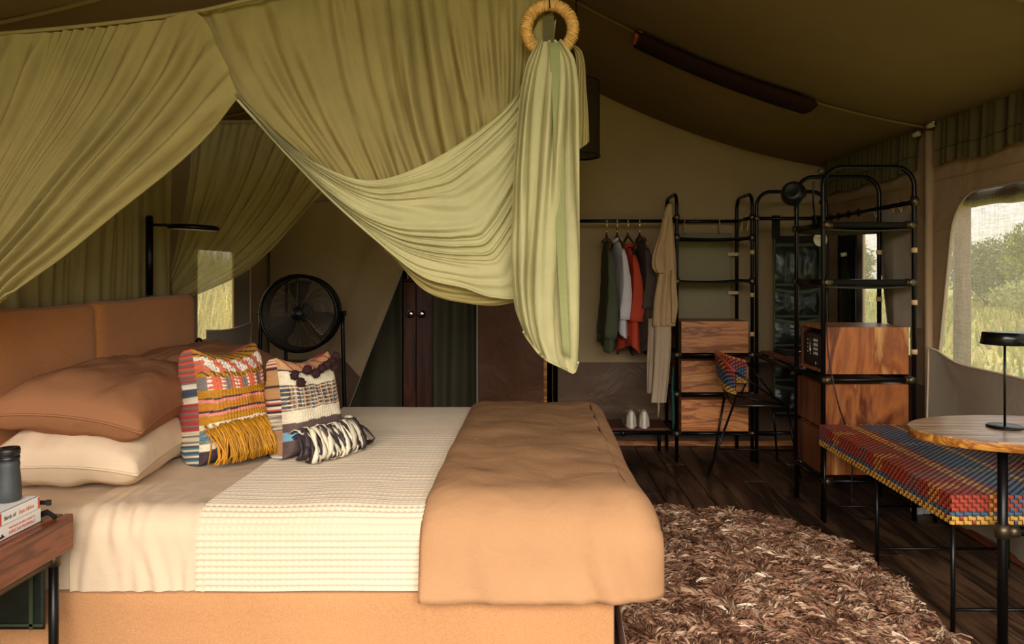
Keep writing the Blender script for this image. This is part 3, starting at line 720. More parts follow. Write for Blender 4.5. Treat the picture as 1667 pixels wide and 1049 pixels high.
for k in range(130):
    u = R.uniform(-.141, .16); y0 = -.42*.16*1.2*(1-min(.999, abs(u/.1425))**4)**.45-.006; z0 = R.uniform(.06, .10); o = R.uniform(-.01, .04); L = z0+R.uniform(-.01, .03)
    s = R.uniform(-.03, .03)
    pts = [(u, y0, z0), (u+s*.4, y0-.035-o*.5, z0+.012), (u+s, y0-.06-o, z0-L*.45), (u+s*1.5, y0-.055-o*1.3, z0-L*.85), (u+s*1.1, y0-.03-o, z0-L*.95)]
    n0 = len(m.v); m.tube([M2 @ Vector(p) for p in cat(pts, 9)], [.008+.004*math.sin(q*1.5+k) for q in range(9)], 5, flat=.4); c_ = rough(CR if R.random() < .52 else DK, R.uniform(.8, 1.2)); cols += [c_]*(len(m.v)-n0)
m.obj('fringe', m_yarn, cu2, colors=np.array(cols), label='black and white rag fringe')
m_pom = plain('dark_wine_yarn', srgb(52,18,20), .9, 0, .3, 90, .8, 300)
for k, (u, z) in enumerate(((-.105, .305), (-.085, .275), (-.055, .318), (-.02, .30), (.012, .315), (.045, .325), (.08, .335), (.115, .355), (.09, .315))):
    b = Mb(); ns, nr = 14, 9; A = []
    for i in range(nr):
        th = pi*i/(nr-1); A.append([tuple(Vector((math.sin(th)*math.cos(2*pi*j/ns), math.sin(th)*math.sin(2*pi*j/ns), math.cos(th)))*(.0165*(1+.25*R.uniform(-1, 1)))+Vector((u, -.052*(1-(u/.17)**2)-.03, z))) for j in range(ns)])
    b.grid(np.array(A), closev=True).xf(M2); b.obj('pompom', m_pom, cu2)

# ------------------------------------------------------------ mosquito net
YN = 2.09
def pl(pts, Y, dY=0): 
    n = len(pts); return [P(a, b, Y+dY*i/max(1, n-1)) for i, (a, b) in enumerate(pts)]
def pleat(nf, amp, seed, tw=1.0, grow=0.3):
    def d(U, V):
        ph = U*nf*2*pi+5.0*nz(U, V, nf*.22, .5, seed)+2.2*nz(U, V, nf*.5, .9, seed+11)+tw*.8*nz(U, V, 6, 2, seed+1)
        a = np.clip(V*10, .2, 1)*amp*(.15+1.15*np.abs(nz(U, V, nf*.45, 1.3, seed+2)))*(1-grow+grow*V)
        s = np.sin(ph); return a*(np.sign(s)*np.abs(s)**.8)+amp*.35*np.sin(ph*2.3+V*4)*np.abs(nz(U, V, nf*.5, 2, seed+5))+amp*.25*nz(U, V, nf*1.7, 5, seed+7)
    return d
ring_c = P(895, 47, YN-.02)
net = empty('mosquito_net', (-.8, 3.0, 2.1), 'olive mosquito net curtains draped over and around the bed', 'net')
A = loft([pl(g, YN) for g in (
    [(-190,66),(-192,250),(-190,420),(-180,560)], [(-100,62),(-108,250),(-135,420),(-170,570)], [(60,54),(45,200),(-30,380),(-160,580)],
    [(180,42),(150,170),(40,340),(-150,590)], [(270,32),(240,140),(100,318),(-140,600)], [(322,22),(290,130),(150,310),(-130,608)],
    [(360,90),(290,200),(140,350),(-118,612)], [(388,155),(298,250),(185,343),(100,415),(0,490),(-110,600)])], 420, 90, pleat(12, .026, 21, grow=.1))
Mb().grid(A).obj('near_left_curtain', m_net, net)
Mb().tube([tuple(q) for q in A[-1]], .004, 5).obj('hem', m_net, net)
A = loft([pl(g, YN+.05) for g in (
    [(322,19),(352,90),(392,158),(440,215),(505,268)], [(370,8),(400,90),(455,180),(545,292)], [(440,-8),(465,90),(515,200),(580,306)],
    [(520,-15),(540,100),(580,210),(625,310)], [(600,-25),(615,100),(642,200),(670,300)], [(690,-35),(697,80),(715,170),(730,275)],
    [(780,-45),(778,60),(775,150),(770,248)], [(850,-50),(845,40),(835,120),(820,212)], [(890,-52),(886,20),(880,80),(868,160)])], 420, 80, pleat(11, .028, 31, grow=.2))
Mb().grid(A, flip=True).obj('near_right_curtain', m_net, net)
Mb().tube([tuple(q) for q in A[0]], .004, 5).obj('hem', m_net, net)
# gathered swag running up to the ring
def swd(U, V):
    f = (U*6.0+1.6*nz(U, V, 4, .8, 3)+.35*np.sin(V*5)); s = np.sin(f*2*pi)
    e = np.exp(-((V-.5)/.35)**2)
    return -(.022*s*np.exp(-(U/.75)**4)*(1.1-.5*e)*(.35+.9*np.abs(nz(U, V, 5, 1.4, 33)))+.010*np.sin(f*4.7*pi+V*7)*np.abs(nz(U, V, 6, 4, 2))+.012*nz(U, V, 5, 7, 12))
A = loft([pl(g, YN-.0) for g in (
    [(386,152),(450,217),(520,268),(600,294),(690,268),(780,212),(842,152),(868,78)],
    [(387,155),(450,222),(520,280),(600,322),(700,320),(790,270),(852,190),(880,85)],
    [(388,158),(452,230),(523,298),(603,352),(706,372),(800,340),(862,260),(888,92)],
    [(390,162),(455,236),(526,308),(607,376),(714,424),(806,412),(862,330),(892,100)],
    [(391,165),(457,241),(528,314),(612,390),(690,450),(757,468),(803,483),(850,478),(868,330),(896,108)])], 150, 220, swd)
Mb().grid(A).obj('swag', m_net2, net, label='gathered swag in a painted lit tone')
Mb().tube([tuple(q) for q in A[-1][:180]], .004, 5).obj('hem', m_net2, net)
A2 = loft([pl(g, YN+.035) for g in ([(610,380),(690,430),(760,450),(850,450)], [(625,405),(690,455),(765,482),(852,482)], [(640,420),(688,470),(715,485),(760,494),(805,498),(856,488)])], 40, 90, lambda U, V: .01*nz(U, V, 3, 8, 4)+.006*np.sin(U*20+V*4))
Mb().grid(A2, flip=True).obj('inner_swag_layer', m_net, net)
# tail falling from the ring
def tld(U, V):
    w = np.clip(V*4, .3, 1); s = np.sin(U*2.6*2*pi+.8+2.2*nz(U, V, 4, 1.1, 44)); return w*(.030*np.sign(s)*np.abs(s)**.6*(1-.45*V)+.007*np.sin(U*31+V*5+3*nz(U, V, 3, 2, 48))*np.abs(nz(U, V, 5, 2, 49))+.007*nz(U, V, 7, 9, 46))-.05*np.exp(-((U-.60)/.045)**2)*np.exp(-(V/.5)**2)*-1
A = loft([pl(g, YN-.055, -.01) for g in (
    [(876,66),(856,110),(842,200),(834,330),(832,420),(838,500),(852,540)],
    [(880,66),(862,110),(852,220),(846,360),(846,460),(858,530),(880,578)],
    [(886,66),(876,130),(868,250),(862,400),(868,500),(890,560),(912,597)],
    [(893,66),(892,130),(890,260),(892,420),(900,520),(914,572),(930,607)],
    [(900,66),(908,130),(914,260),(918,420),(924,530),(930,580),(934,608)],
    [(908,66),(926,110),(934,200),(937,330),(939,470),(939,560),(937,602)],
    [(914,66),(936,100),(942,180),(943,300),(944,420),(943,530),(941,590)])], 200, 130, tld)
Mb().grid(A).obj('hanging_tail', m_net2, net, label='loose tail in a painted lit tone hanging from the straw ring')
Mb().tube([tuple(q) for q in A[:, -1]], .004, 5).obj('hem', m_net2, net)
A = loft([pl(g, YN-.02) for g in ([(912,68),(935,80),(938,150),(940,243)], [(918,66),(944,90),(950,170),(948,240)], [(920,66),(948,85),(955,150),(958,190),(959,231)])], 20, 40, lambda U, V: .006*np.sin(U*12+V*5))
Mb().grid(A).obj('turned_corner', m_net, net)
A = loft([pl(g, YN+.02) for g in ([(868,80),(866,60),(880,30),(900,20)], [(884,78),(884,64),(892,45),(902,35)], [(900,80),(902,66),(904,45),(906,30)])], 14, 20, None)
Mb().grid(A).obj('gathered_top', m_net, net)
A = loft([pl(g, YN-.03) for g in ([(872,75),(868,68),(880,62),(893,64)], [(880,100),(876,88),(890,80),(900,82)], [(905,80),(912,64),(920,60),(930,66)])], 10, 16, None)
# top rope
rp = [P(a, b, YN+.02) for a, b in ((-190,68),(0,55),(160,40),(320,19),(405,0),(520,-22),(700,-40),(895,-56))]
Mb().tube([tuple(q) for q in cat(rp, 60)], .006, 6).obj('rope', m_net, net)
# far panel and headboard-side panel
A = loft([pl(g, 3.965) for g in (
    [(312,195),(306,300),(290,400),(268,480)], [(345,195),(338,300),(312,400),(270,483)], [(395,196),(382,300),(335,400),(272,486)], [(440,198),(430,290),(360,395),(276,489)],
    [(482,220),(458,320),(380,415),(280,492)], [(527,312),(476,370),(439,410),(396,446),(330,477),(285,492)])], 300, 70, pleat(9, .02, 61, grow=-.2))
A[..., 0] = np.maximum(A[..., 0], -1.955)
Mb().grid(A).obj('far_curtain', m_net_back, net)
A = loft([[( -1.955+.0, y, 2.10), (-1.955, y, 1.6), (-1.955, y, .95)] for y in np.linspace(2.13, 3.95, 5)], 300, 24, pleat(15, .018, 71, grow=0))
A[..., 0] = np.clip(A[..., 0], -1.99, -1.925)
Mb().grid(A).obj('headboard_curtain', m_net_back, net)
fr = [(-1.955, YN+.02, 2.11), (-1.955, 3.96, 2.11), (P(530, 196, 3.965)[0], 3.96, 2.11)]
Mb().tube(fr, .008, 8).obj('rope', m_net, net)
# straw ring
def ringp(r, n=200): return [(ring_c[0]+r*math.cos(2*pi*k/n), ring_c[1], ring_c[2]+r*math.sin(2*pi*k/n)*1.03) for k in range(n)]
rg = empty('straw_ring', ring_c, 'straw-wrapped ring holding up the gathered mosquito net', 'ring')
m = Mb(); path = ringp(.0655); n = len(path); vs = []
m.tube(path, [.0148+.0022*math.sin(k*2.2) for k in range(n)], 12, closed=True); m.obj('wrapped_hoop', m_straw, rg)
wr = Mb()
for k in range(0, 110):
    a = 2*pi*k/110+random.uniform(-.01, .01); c0 = Vector((ring_c[0]+.0655*math.cos(a), ring_c[1], ring_c[2]+.0675*math.sin(a))); rd = Vector((math.cos(a), 0, math.sin(a))); tn = Vector((-math.sin(a), 0, math.cos(a)))
    wr.tube([c0+(rd*math.cos(b)+Vector((0, 1, 0))*math.sin(b))*.0172+tn*.003*math.sin(b+k) for b in np.linspace(0, 2*pi, 9)[:-1]], .0016, 4, closed=True)
wr.obj('straw_winding', m_straw, rg, kind='stuff')
Mb().tube([(ring_c[0], ring_c[1]-.017, ring_c[2]+.052), (ring_c[0]-.002, ring_c[1]-.02, ring_c[2]+.075), (ring_c[0]-.002, ring_c[1], ring_c[2]+.10), (ring_c[0], YN, zc(ring_c[0], YN)-.02)], .0022, 6).obj('cord', m_cord, rg)
Mb().box(P(884,60,YN)[0], P(902,60,YN)[0], YN+.004, YN+.012, P(0,72,YN)[2], P(0,24,YN)[2]).obj('green_strap', m_val, rg)
A = loft([pl(g, YN-.062) for g in ([(894,70),(900,200),(906,400),(916,575)], [(902,70),(909,200),(914,400),(922,580)], [(910,70),(917,200),(921,400),(928,585)])], 8, 30, None)
solid(Mb().grid(A).obj('tie_band', cloth('net_band', srgb(132,134,88), .3, 10, 700, .1), net, label='darker green band in the tail'), .003)
# drum lamp
dc = P(938, 195, 3.9); lp = empty('drum_pendant', dc, 'dark drum-shaped lamp hanging behind the net tail', 'lamp')
r_ = .125; m = Mb(); m.lathe([(r_, -.195), (r_, .195)], dc, 40); m.f = m.f[:-2]; m.sm = m.sm[:-2]; m.mi = m.mi[:-2]
m_shade = cloth('smoky_shade', srgb(66,54,34), 0, 5, 300, .1, trans=.4, see=.12)
m.obj('lamp_shade', m_shade, lp)
for zz_ in (-.195, .195): Mb().tube([(dc[0]+r_*math.cos(a), dc[1]+r_*math.sin(a), dc[2]+zz_) for a in np.linspace(0, 2*pi, 41)[:-1]], .005, 6, closed=True).obj('shade_ring', m_blackm, lp)
Mb().tube([(dc[0]-r_, dc[1], dc[2]+.19), (dc[0]+r_, dc[1], dc[2]+.19)], .003, 6).tube([(dc[0], dc[1], dc[2]+.19), (dc[0], dc[1], zc(dc[0], 3.9)-.002)], .004, 6).obj('cord', m_cord, lp)
Mb().lathe([(.012, .19), (.018, .12), (.03, .06), (.022, .02), (.002, .01)], dc, 16).obj('bulb', m_white, lp)

# ------------------------------------------------------------ reading lamp and fan
yl = 3.62; xl = -1.925; zt = 1.3+93*3.6/1200
rl = empty('reading_lamp', (-1.86, yl, 0), 'black pole reading lamp with a flat round head above the headboard', 'lamp')
lx = P(250, 400, 3.60)[0]+.0
lx = -1.895
Yl = -lx*1200/622
Mb().tube([(lx-.02, Yl, 1.19), (lx-.02, Yl, zt)], .017, 16).lathe([(.017, zt), (.012, zt+.006), (.001, zt+.007)], (lx-.02, Yl, 0), 16).obj('pole', m_blackm, rl)
hz = 1.3+78*Yl/1200; Mb().tube([(lx-.02, Yl, hz+.002), (lx+.12, Yl, hz)], .007, 10).obj('arm', m_blackm, rl)
hx = lx+.105+.115; m = Mb().lathe([(.001, .012), (.10, .012), (.118, .007), (.12, -.006), (.112, -.012), (.001, -.012)], (0, 0, 0), 44); m.xf(T((hx-.01, Yl-.02, hz-.012)) @ Rm(2, 'Y')); m.obj('lamp_head', m_blackm, rl)
m = Mb().lathe([(.001, -.0125), (.105, -.0125), (.105, -.0145), (.001, -.0145)], (0, 0, 0), 40); m.xf(T((hx-.01, Yl-.02, hz-.012)) @ Rm(2, 'Y')); m.obj('diffuser', m_white, rl)
# small black wall light switch by the headboard
q = P(324, 560, 4.02); Mb().lathe([(.001, .035), (.014, .028), (.019, .01), (.02, -.02), (.019, -.055), (.001, -.056)], q, 20).tube([(q[0], q[1], q[2]-.05), (q[0]+.0, q[1]+.01, .5), (q[0]-.02, q[1]+.02, .0)], .004, 6).obj('small_device', m_black, label='small glossy black object standing up beside the far headboard edge', cat='device')

FC = P(491, 510, 4.62); fan = empty('pedestal_fan', (FC[0], FC[1], 0), 'large round black metal floor fan on tube legs behind the bed', 'fan')
RF = .235
def circ(r, y, n=56, c=FC): return [(c[0]+r*math.cos(2*pi*k/n), c[1]+y, c[2]+r*math.sin(2*pi*k/n)) for k in range(n)]
Mb().tube(circ(RF, -.06), .011, 10, closed=True).tube(circ(RF-.006, .06), .009, 8, closed=True).obj('drum_rim', m_blackm, fan)
g = Mb().grid(np.array([circ(RF-.004, -.06), circ(RF-.004, .06)]), closev=True).obj('drum_band', m_blackm, fan)
def guard(sy):
    m = Mb()
    for k in range(24):
        r = .045+(RF-.05)*k/23; y = sy*(.06+.035*(1-(r/RF)**2)); m.tube(circ(r, y, 48), .0016, 4, closed=True)
    for k in range(12):
        a = 2*pi*k/12; m.tube([(FC[0]+r*math.cos(a), FC[1]+sy*(.061+.036*(1-(r/RF)**2)), FC[2]+r*math.sin(a)) for r in np.linspace(.035, RF-.006, 8)], .002, 5)
    return m
m_wire = plain('wire_grey', srgb(96,86,72), .35, .6, .1)
guard(-1).obj('front_guard', m_wire, fan); guard(1).obj('rear_guard', m_wire, fan)
Mb().lathe([(.001, -.105), (.035, -.103), (.040, -.095), (.001, -.094)], FC, 24, 'y').obj('badge', m_black, fan)
for k in range(3):
    A = []
    for i, r in enumerate(np.linspace(.04, .205, 9)):
        row = []
        for j, w in enumerate(np.linspace(-1, 1, 7)):
            a = math.radians(100+120*k)+w*(.50-.12*abs(i-5)/4)-.15*(i/8); row.append((FC[0]+r*math.cos(a), FC[1]+w*.03, FC[2]+r*math.sin(a)))
        A.append(row)
    o = Mb().grid(np.array(A)).obj('blade', plain('blade_grey', srgb(96,84,70), .35, .5, .1), fan); solid(o, .003)
Mb().lathe([(.001, -.05), (.04, -.045), (.045, .02), (.06, .03), (.062, .12), (.04, .14), (.001, .142)], FC, 24, 'y').obj('motor', m_black, fan)
for sg in (-1, 1):
    ex = FC[0]+sg*(RF+.022)
    Mb().tube([(ex, FC[1], FC[2]+.012), (ex, FC[1], FC[2]-.1), (ex+sg*.02, FC[1]+.0, .2), (ex+sg*.03, FC[1]-.02, .016)], .0125, 12).obj('leg', m_blackm, fan)
    Mb().tube([(FC[0]+sg*(RF-.0), FC[1], FC[2]), (ex+sg*.02, FC[1], FC[2])], .007, 8).lathe([(.013, 0), (.016, .012), (.001, .013)], (ex+sg*.008, FC[1], FC[2]), 12, 'x').obj('pivot_knob', m_black, fan)
xm = P(467, 500, 4.95)[0]
Mb().tube([(xm+.03, 4.85, FC[2]+.22), (xm, 4.93, .6), (xm-.02, 5.0, .014)], .012, 12).obj('rear_leg', m_blackm, fan)
Mb().tube([(FC[0]-RF-.05, FC[1]-.02, .20), (FC[0]+RF+.05, FC[1]-.02, .20)], .010, 10).obj('foot_rail', m_blackm, fan)

# ------------------------------------------------------------ nightstand
NX0, NX1, NY0, NY1, NZ = -1.80, -1.315, 1.45, 2.10, .616
ns = empty('nightstand', (-1.55, 1.78, 0), 'dark red wooden bedside table with black tube legs', 'bedside table')
Mb().box(NX0+.02, NX1-.028, NY0, NY1-.002, NZ-.012, NZ-.0, .003).obj('table_top', m_woody, ns)
Mb().box(NX1-.024, NX1, NY0-.02, NY1+.0, NZ-.098, NZ+.0, .003).obj('side_board', m_woody, ns)
Mb().box(NX0, NX0+.02, NY0-.02, NY1, NZ-.098, NZ, .003).obj('side_board', m_woody, ns)
Mb().box(NX0+.022, NX1-.026, NY0, NY1-.01, NZ-.095, NZ-.082).obj('tray_bottom', m_woodd, ns)
for a in (NX0+.03, NX1-.035):
    for b in (NY0+.03, NY1-.035):
        Mb().tube([(a, b, 0), (a, b, NZ-.10)], .0125, 14).obj('leg', m_blackm, ns)
        Mb().tube([(a, b, NZ-.135), (a, b, NZ-.10)], .0185, 14).obj('clamp', m_iron, ns)
for a in (NX0+.03, NX1-.035):
    Mb().tube([(a, NY0+.02, NZ-.118), (a, NY1-.06, NZ-.118)], .011, 12).obj('rail', m_iron if a > -1.6 else m_blackm, ns)
# vinyl pocket under it
po = Mb().grid(sheet(lambda u, v: (-1.76+.374*u, 2.085, .50-.205*v), np.linspace(0, 1, 30), np.linspace(0, 1, 16))).obj('hanging_pocket', m_vinyl, label='dark green vinyl pocket hanging under the bedside table', cat='pocket')
po.data.transform(Matrix.Identity(4)); solid(po, .006)
for b in (1.57, 1.66, 1.74, 1.80, 1.88, 1.95): pass
Mb().box(-1.425, -1.415, 2.073, 2.077, .296, .50).box(-1.76, -1.387, 2.073, 2.077, .305, .312).obj('binding', m_vtrim, po)
Mb().box(-1.765, -1.385, 2.075, 2.09, .50, .508).obj('top_bar', m_blackm, po)
# books
def book(x1, y0, y1, z, th, w, lab, texts):
    b = empty('book', (x1-w/2, (y0+y1)/2, z), lab, 'book', 'field guides on the bedside table')
    Mb().box(x1-w, x1-.006, y0+.003, y1-.003, z+.0025, z+th-.0025).obj('pages', m_paper, b)
    Mb().box(x1-w-.002, x1-.001, y0, y1, z, z+.0025).box(x1-w-.002, x1-.001, y0, y1, z+th-.0025, z+th).box(x1-.006, x1, y0, y1, z, z+th, .001).obj('cover', m_cover, b)
    for s, size, ya, za, mat in texts:
        cu_ = bpy.data.curves.new('t', 'FONT'); cu_.body = s; cu_.size = size; cu_.extrude = .0003; cu_.space_character = .92
        to = bpy.data.objects.new('t', cu_); COL.objects.link(to); bpy.context.view_layer.update()
        me = bpy.data.meshes.new_from_object(to.evaluated_get(bpy.context.evaluated_depsgraph_get())); bpy.data.objects.remove(to)
        me.materials.clear(); me.materials.append(mat); o = bpy.data.objects.new('title', me); COL.objects.link(o)
        Mx = Matrix(((0, 0, 1, x1+.0005), (1, 0, 0, ya), (0, 1, 0, za), (0, 0, 0, 1))); me.transform(Mx); me.transform(T(tuple(-k for k in ORG[b.name]))); o.parent = b
    return b
bx = -1.362
b1 = book(bx, 1.76, 2.03, NZ+.001, .037, .17, 'lower white field guide with orange capitals on its spine', [('THE KINGDON FIELD GUIDE TO', .0074, 1.905, NZ+.022, m_orange), ('AFRICAN MAMMALS', .0118, 1.905, NZ+.0085, m_orange)])
m = Mb(); 
for (ya, za, w, h) in ((1.872, NZ+.006, .014, .006), (1.879, NZ+.010, .006, .006), (1.885, NZ+.007, .006, .003)): m.box(bx, bx+.0006, ya, ya+w, za, za+h)
m.obj('spine_emblem', m_inkd, b1)
b2 = book(bx+.003, 1.745, 2.02, NZ+.0395, .034, .165, 'upper white field guide with grey and red serif title on its spine', [('Birds of', .0150, 1.884, NZ+.050, m_inkd), ('East Africa', .0150, 1.938, NZ+.050, m_orange)])
Mb().box(bx+.003, bx+.0036, 1.84, 1.875, NZ+.041, NZ+.072).obj('spine_block', m_red, b2)
Mb().box(bx+.003, bx+.0036, 2.012, 2.0195, NZ+.041, NZ+.072).obj('spine_edge', m_orange, b2)
Mb().box(bx-.09, bx-.05, 1.86, 1.93, NZ+.0735, NZ+.0741).obj('cover_flash', m_yellow, b2)
# binoculars
bc = (-1.412, 1.975); bz = NZ+.0745
bn = empty('binoculars', (bc[0]-.03, bc[1], bz), 'dark grey binoculars standing on the books', 'binoculars')
for dx in (0, -.066):
    cx = bc[0]+dx; pr = [(.001, .0), (.026, .0), (.0295, .004), (.030, .03), (.028, .06), (.0255, .085), (.0265, .098), (.0245, .108)]
    Mb().lathe(pr, (cx, bc[1], bz), 32).obj('barrel', m_rubber, bn)
    Mb().lathe([(.0245, .108), (.0262, .110), (.0262, .118), (.0245, .120)], (cx, bc[1], bz), 32).obj('focus_ring', m_black, bn)
    Mb().lathe([(.0235, .120), (.0268, .123), (.0272, .136), (.0255, .142), (.014, .142), (.012, .137), (.001, .137)], (cx, bc[1], bz), 32).obj('eyecup', m_black, bn)
Mb().box(bc[0]-.045, bc[0]-.022, bc[1]-.014, bc[1]+.012, bz+.035, bz+.10, .006).lathe([(.011, .10), (.012, .103), (.012, .125), (.001, .126)], (bc[0]-.033, bc[1], bz), 16).obj('bridge', m_rubber, bn)
st = [(bc[0]+.005, 2.035, NZ+.002), (bc[0]+.06, 2.045, NZ+.012), (bc[0]+.12, 2.03, NZ+.006), (-1.33, 2.02, NZ+.004)]
s_ = Mb().tube([(-1.40, 2.05, NZ+.004), (-1.36, 2.055, NZ+.018), (-1.335, 2.05, NZ+.004)], .004, 8, flat=2.0).obj('strap', m_blackf, label='black strap lying behind the field guides', cat='strap')
Mb().box(-1.372, -1.345, 2.033, 2.039, NZ+.044, NZ+.056, .002).box(-1.352, -1.338, 2.032, 2.040, NZ+.042, NZ+.058, .002).obj('buckle', m_black, s_)

# ------------------------------------------------------------ tube shelving
TR = .0125
def fitting(p, ax, L=.05):
    d = {'x': (1,0,0), 'y': (0,1,0), 'z': (0,0,1)}[ax]; p = Vector(p); d = Vector(d)*L/2
    return Mb().tube([p-d, p+d], .0195, 14).lathe([(.020, 0), (.020, -.006), (.012, -.012), (.001, -.013)], (p.x, p.y-.012, p.z), 14, 'y')
def hoop(parent, path): return Mb().tube(path, TR, 12).obj('hoop', m_blackm, parent)
def rail(parent, a, b, r=TR, nm='rail', mat=None): return Mb().tube([a, b], r, 12).obj(nm, mat or m_blackm, parent)
def strapr(parent, p, ax='x', L=.05): 
    m = Mb().tube([(p[0], p[1], p[2]-.014), (p[0], p[1], p[2]+.014)], TR+.0035, 14)
    if ax == 'x': m.box(p[0]-L-.01, p[0]+.005, p[1]-.02, p[1]-.016, p[2]-.011, p[2]+.011)
    return m.obj('leather_strap', m_leather, parent)
def sling(parent, x0, x1, y0, y1, z, mat, sag=.03, nm='fabric_shelf'):
    o = Mb().grid(sheet(lambda u, v: (x0+(x1-x0)*u, y0+(y1-y0)*v, z+.012-sag*math.sin(pi*u)*(.4+.6*math.sin(pi*v))-.012*abs(2*v-1)**6), np.linspace(0, 1, 24), np.linspace(0, 1, 14))).obj(nm, mat, parent)
    return solid(o, .005)
def drawer(parent, x0, x1, y0, y1, z0, z1, mat, face='y', nm='drawer'):
    d = Mb().box(x0, x1, y0+(.018 if face == 'y' else 0), y1, z0, z1, .003).obj(nm, mat, parent)
    if face == 'y': Mb().box(x0-.001, x1+.001, y0, y0+.017, z0-.001, z1+.001, .002).obj('front', mat, d)
    else: Mb().box(x0-.018, x0-.001, y0-.001, y1+.001, z0-.001, z1+.001, .002).obj('front', mat, d)
    return d
Z1 = 1.85
# middle unit with three drawers
MX0, MX1, MY0, MY1 = .972, 1.492, 5.08, 5.47
mu = empty('tube_shelf_unit', (1.23, 5.27, 0), 'black tube shelf unit with three pale wooden drawers against the back wall', 'shelf')
for xx in (MX0, MX1): hoop(mu, arc_hoop(MY0, MY1, 0, Z1, xx, .085, 'y'))
for z in (.737, .466, .195):
    for yy in (MY0, MY1): rail(mu, (MX0, yy, z), (MX1, yy, z))
    for xx in (MX0, MX1):
        rail(mu, (xx, MY0, z), (xx, MY1, z)); fitting((xx, MY0, z), 'x', .06).obj('fitting', m_iron, mu)
rail(mu, (MX0, MY1, 1.685), (MX1, MY1, 1.685))
for xx in (MX0, MX1): rail(mu, (xx, MY0, 1.685), (xx, MY1, 1.685)); fitting((xx, MY0, 1.685), 'z', .04).obj('fitting', m_iron, mu)
for z in (1.545, 1.245):
    for xx in (MX0, MX1): rail(mu, (xx, MY0, z), (xx, MY1, z)); fitting((xx, MY0, z), 'z', .05).obj('fitting', m_iron, mu)
    sling(mu, MX0+.012, MX1-.012, MY0+.0, MY1, z, m_blackf, .018)
for z0, z1 in ((.752, .968), (.481, .695), (.212, .428)): drawer(mu, 1.003, 1.463, 5.07, 5.42, z0, z1, m_woodh)
m_pan = cloth('panel_sage', srgb(142,132,102), .4, 4, 500, .08)
pn = Mb().grid(sheet(lambda a, b: (a, MY1+.03+.006*math.sin(a*13+b*4), b), np.linspace(MX0+.03, MX1-.03, 20), np.linspace(.76, 1.60, 30))).obj('canvas_back_panel', m_pan, mu); solid(pn, .003)
for xx in (1.10, 1.36): Mb().tube([(xx, MY1-.016, 1.60), (xx, MY1-.018, 1.69), (xx, MY1, 1.702), (xx, MY1+.018, 1.69), (xx, MY1+.026, 1.59)], .009, 8, flat=.35).obj('tie', m_leather, pn)
for xx in (MX1,):
    for z in (1.445, 1.15, .88): Mb().tube([(xx, MY0, z-.014), (xx, MY0, z+.014)], TR+.0035, 14).obj('leather_strap', m_leather, mu)
    for z in (1.44, 1.155): Mb().tube([(xx, MY1, z-.012), (xx, MY1, z+.012)], TR+.003, 14).box(xx-.07, xx, MY1-.02, MY1-.016, z-.012, z+.012).obj('leather_strap', m_leather, mu)
for k, yy in enumerate((5.20, 5.36)): Mb().tube([(MX1-.012, yy, 1.70), (MX1, yy+.01, 1.712), (MX1+.014, yy, 1.69), (MX1-.005, yy-.02, 1.60)], .006, 8, flat=.4).obj('tie', m_leather, mu)
# clothes rail section
RX0 = .14; rk = empty('clothes_rail', (.55, 5.3, 0), 'black tube clothes rail with a low wooden shoe shelf', 'clothes rail')
YRR = 5.30
rail(rk, (RX0, YRR, 1.675), (MX0-.014, YRR, 1.675)); fitting((MX0-.03, YRR, 1.675), 'x', .03).obj('fitting', m_iron, rk)
hoop(rk, arc_hoop(MY0, MY1, 0, 1.85, RX0, .085, 'y'))
for yy in (MY0, MY1-.02): rail(rk, (RX0, yy, .198), (MX0-.02, yy, .198)); 
fitting((.60, MY0, .198), 'x', .02).obj('fitting', m_blackm, rk)
Mb().tube([(.905, 5.40, 0), (.905, 5.40, .19)], TR, 12).obj('leg', m_blackm, rk)
Mb().box(RX0+.02, .925, MY0+.04, MY1-.05, .205, .226, .003).obj('shoe_shelf', m_woodd, rk)
# desk unit on the right: three hoops
DX0, DX1 = 1.513, 1.992; HY = (3.88, 4.275, 5.05)
du_ = empty('tube_desk_unit', (1.75, 4.4, 0), 'tall black tube unit with desk, drawers and a rosewood cabinet on the right', 'desk')
for yy in HY: hoop(du_, arc_hoop(DX0, DX1, 0, 1.858, yy, .10, 'x'))
for z in (.738, .205):
    for xx in (DX0, DX1): rail(du_, (xx, HY[0], z), (xx, HY[2] if z > .5 else HY[1], z), .0135)
    for yy in (HY[:3] if z > .5 else HY[:2]):
        rail(du_, (DX0, yy, z), (DX1, yy, z), .0135)
        for xx in (DX0, DX1): fitting((xx+(.02 if xx < 1.7 else -.02), yy, z), 'x', .06).obj('fitting', m_iron, du_)
rail(du_, (DX0, 5.05, .205), (DX1, 5.05, .205)); 
for xx in (DX0, DX1): rail(du_, (xx, HY[0], 1.675), (xx, HY[2], 1.675) if xx > 1.7 else (xx, HY[0]+.03, 1.675))
rail(du_, (DX0, HY[2], 1.675), (DX1, HY[2], 1.675)); fitting((DX1, HY[0], 1.68), 'z', .05).obj('fitting', m_iron, du_); fitting((DX0, HY[2], 1.675), 'x', .03).obj('fitting', m_iron, du_)
m_net3 = cloth('clear_shelf', srgb(70,66,50), .3, 9, 400, .1)
for z in (1.555, 1.252):
    rail(du_, (DX0, HY[0], z), (DX1, HY[0], z), .015, 'sleeved_rail', m_blackf)
    rail(du_, (DX0, HY[1], z), (DX1, HY[1], z), .013)
    for xx in (DX0, DX1): rail(du_, (xx, HY[0], z), (xx, HY[1], z)); fitting((xx+(.018 if xx < 1.7 else -.018), HY[0], z), 'x', .055).obj('fitting', m_iron, du_)
    for dz in (0,): fitting((DX0+.005, HY[1], z), 'x', .05).obj('fitting', m_iron, du_)
    sling(du_, DX0+.01, DX1-.01, HY[0], HY[1], z-.022, m_net3, .02)
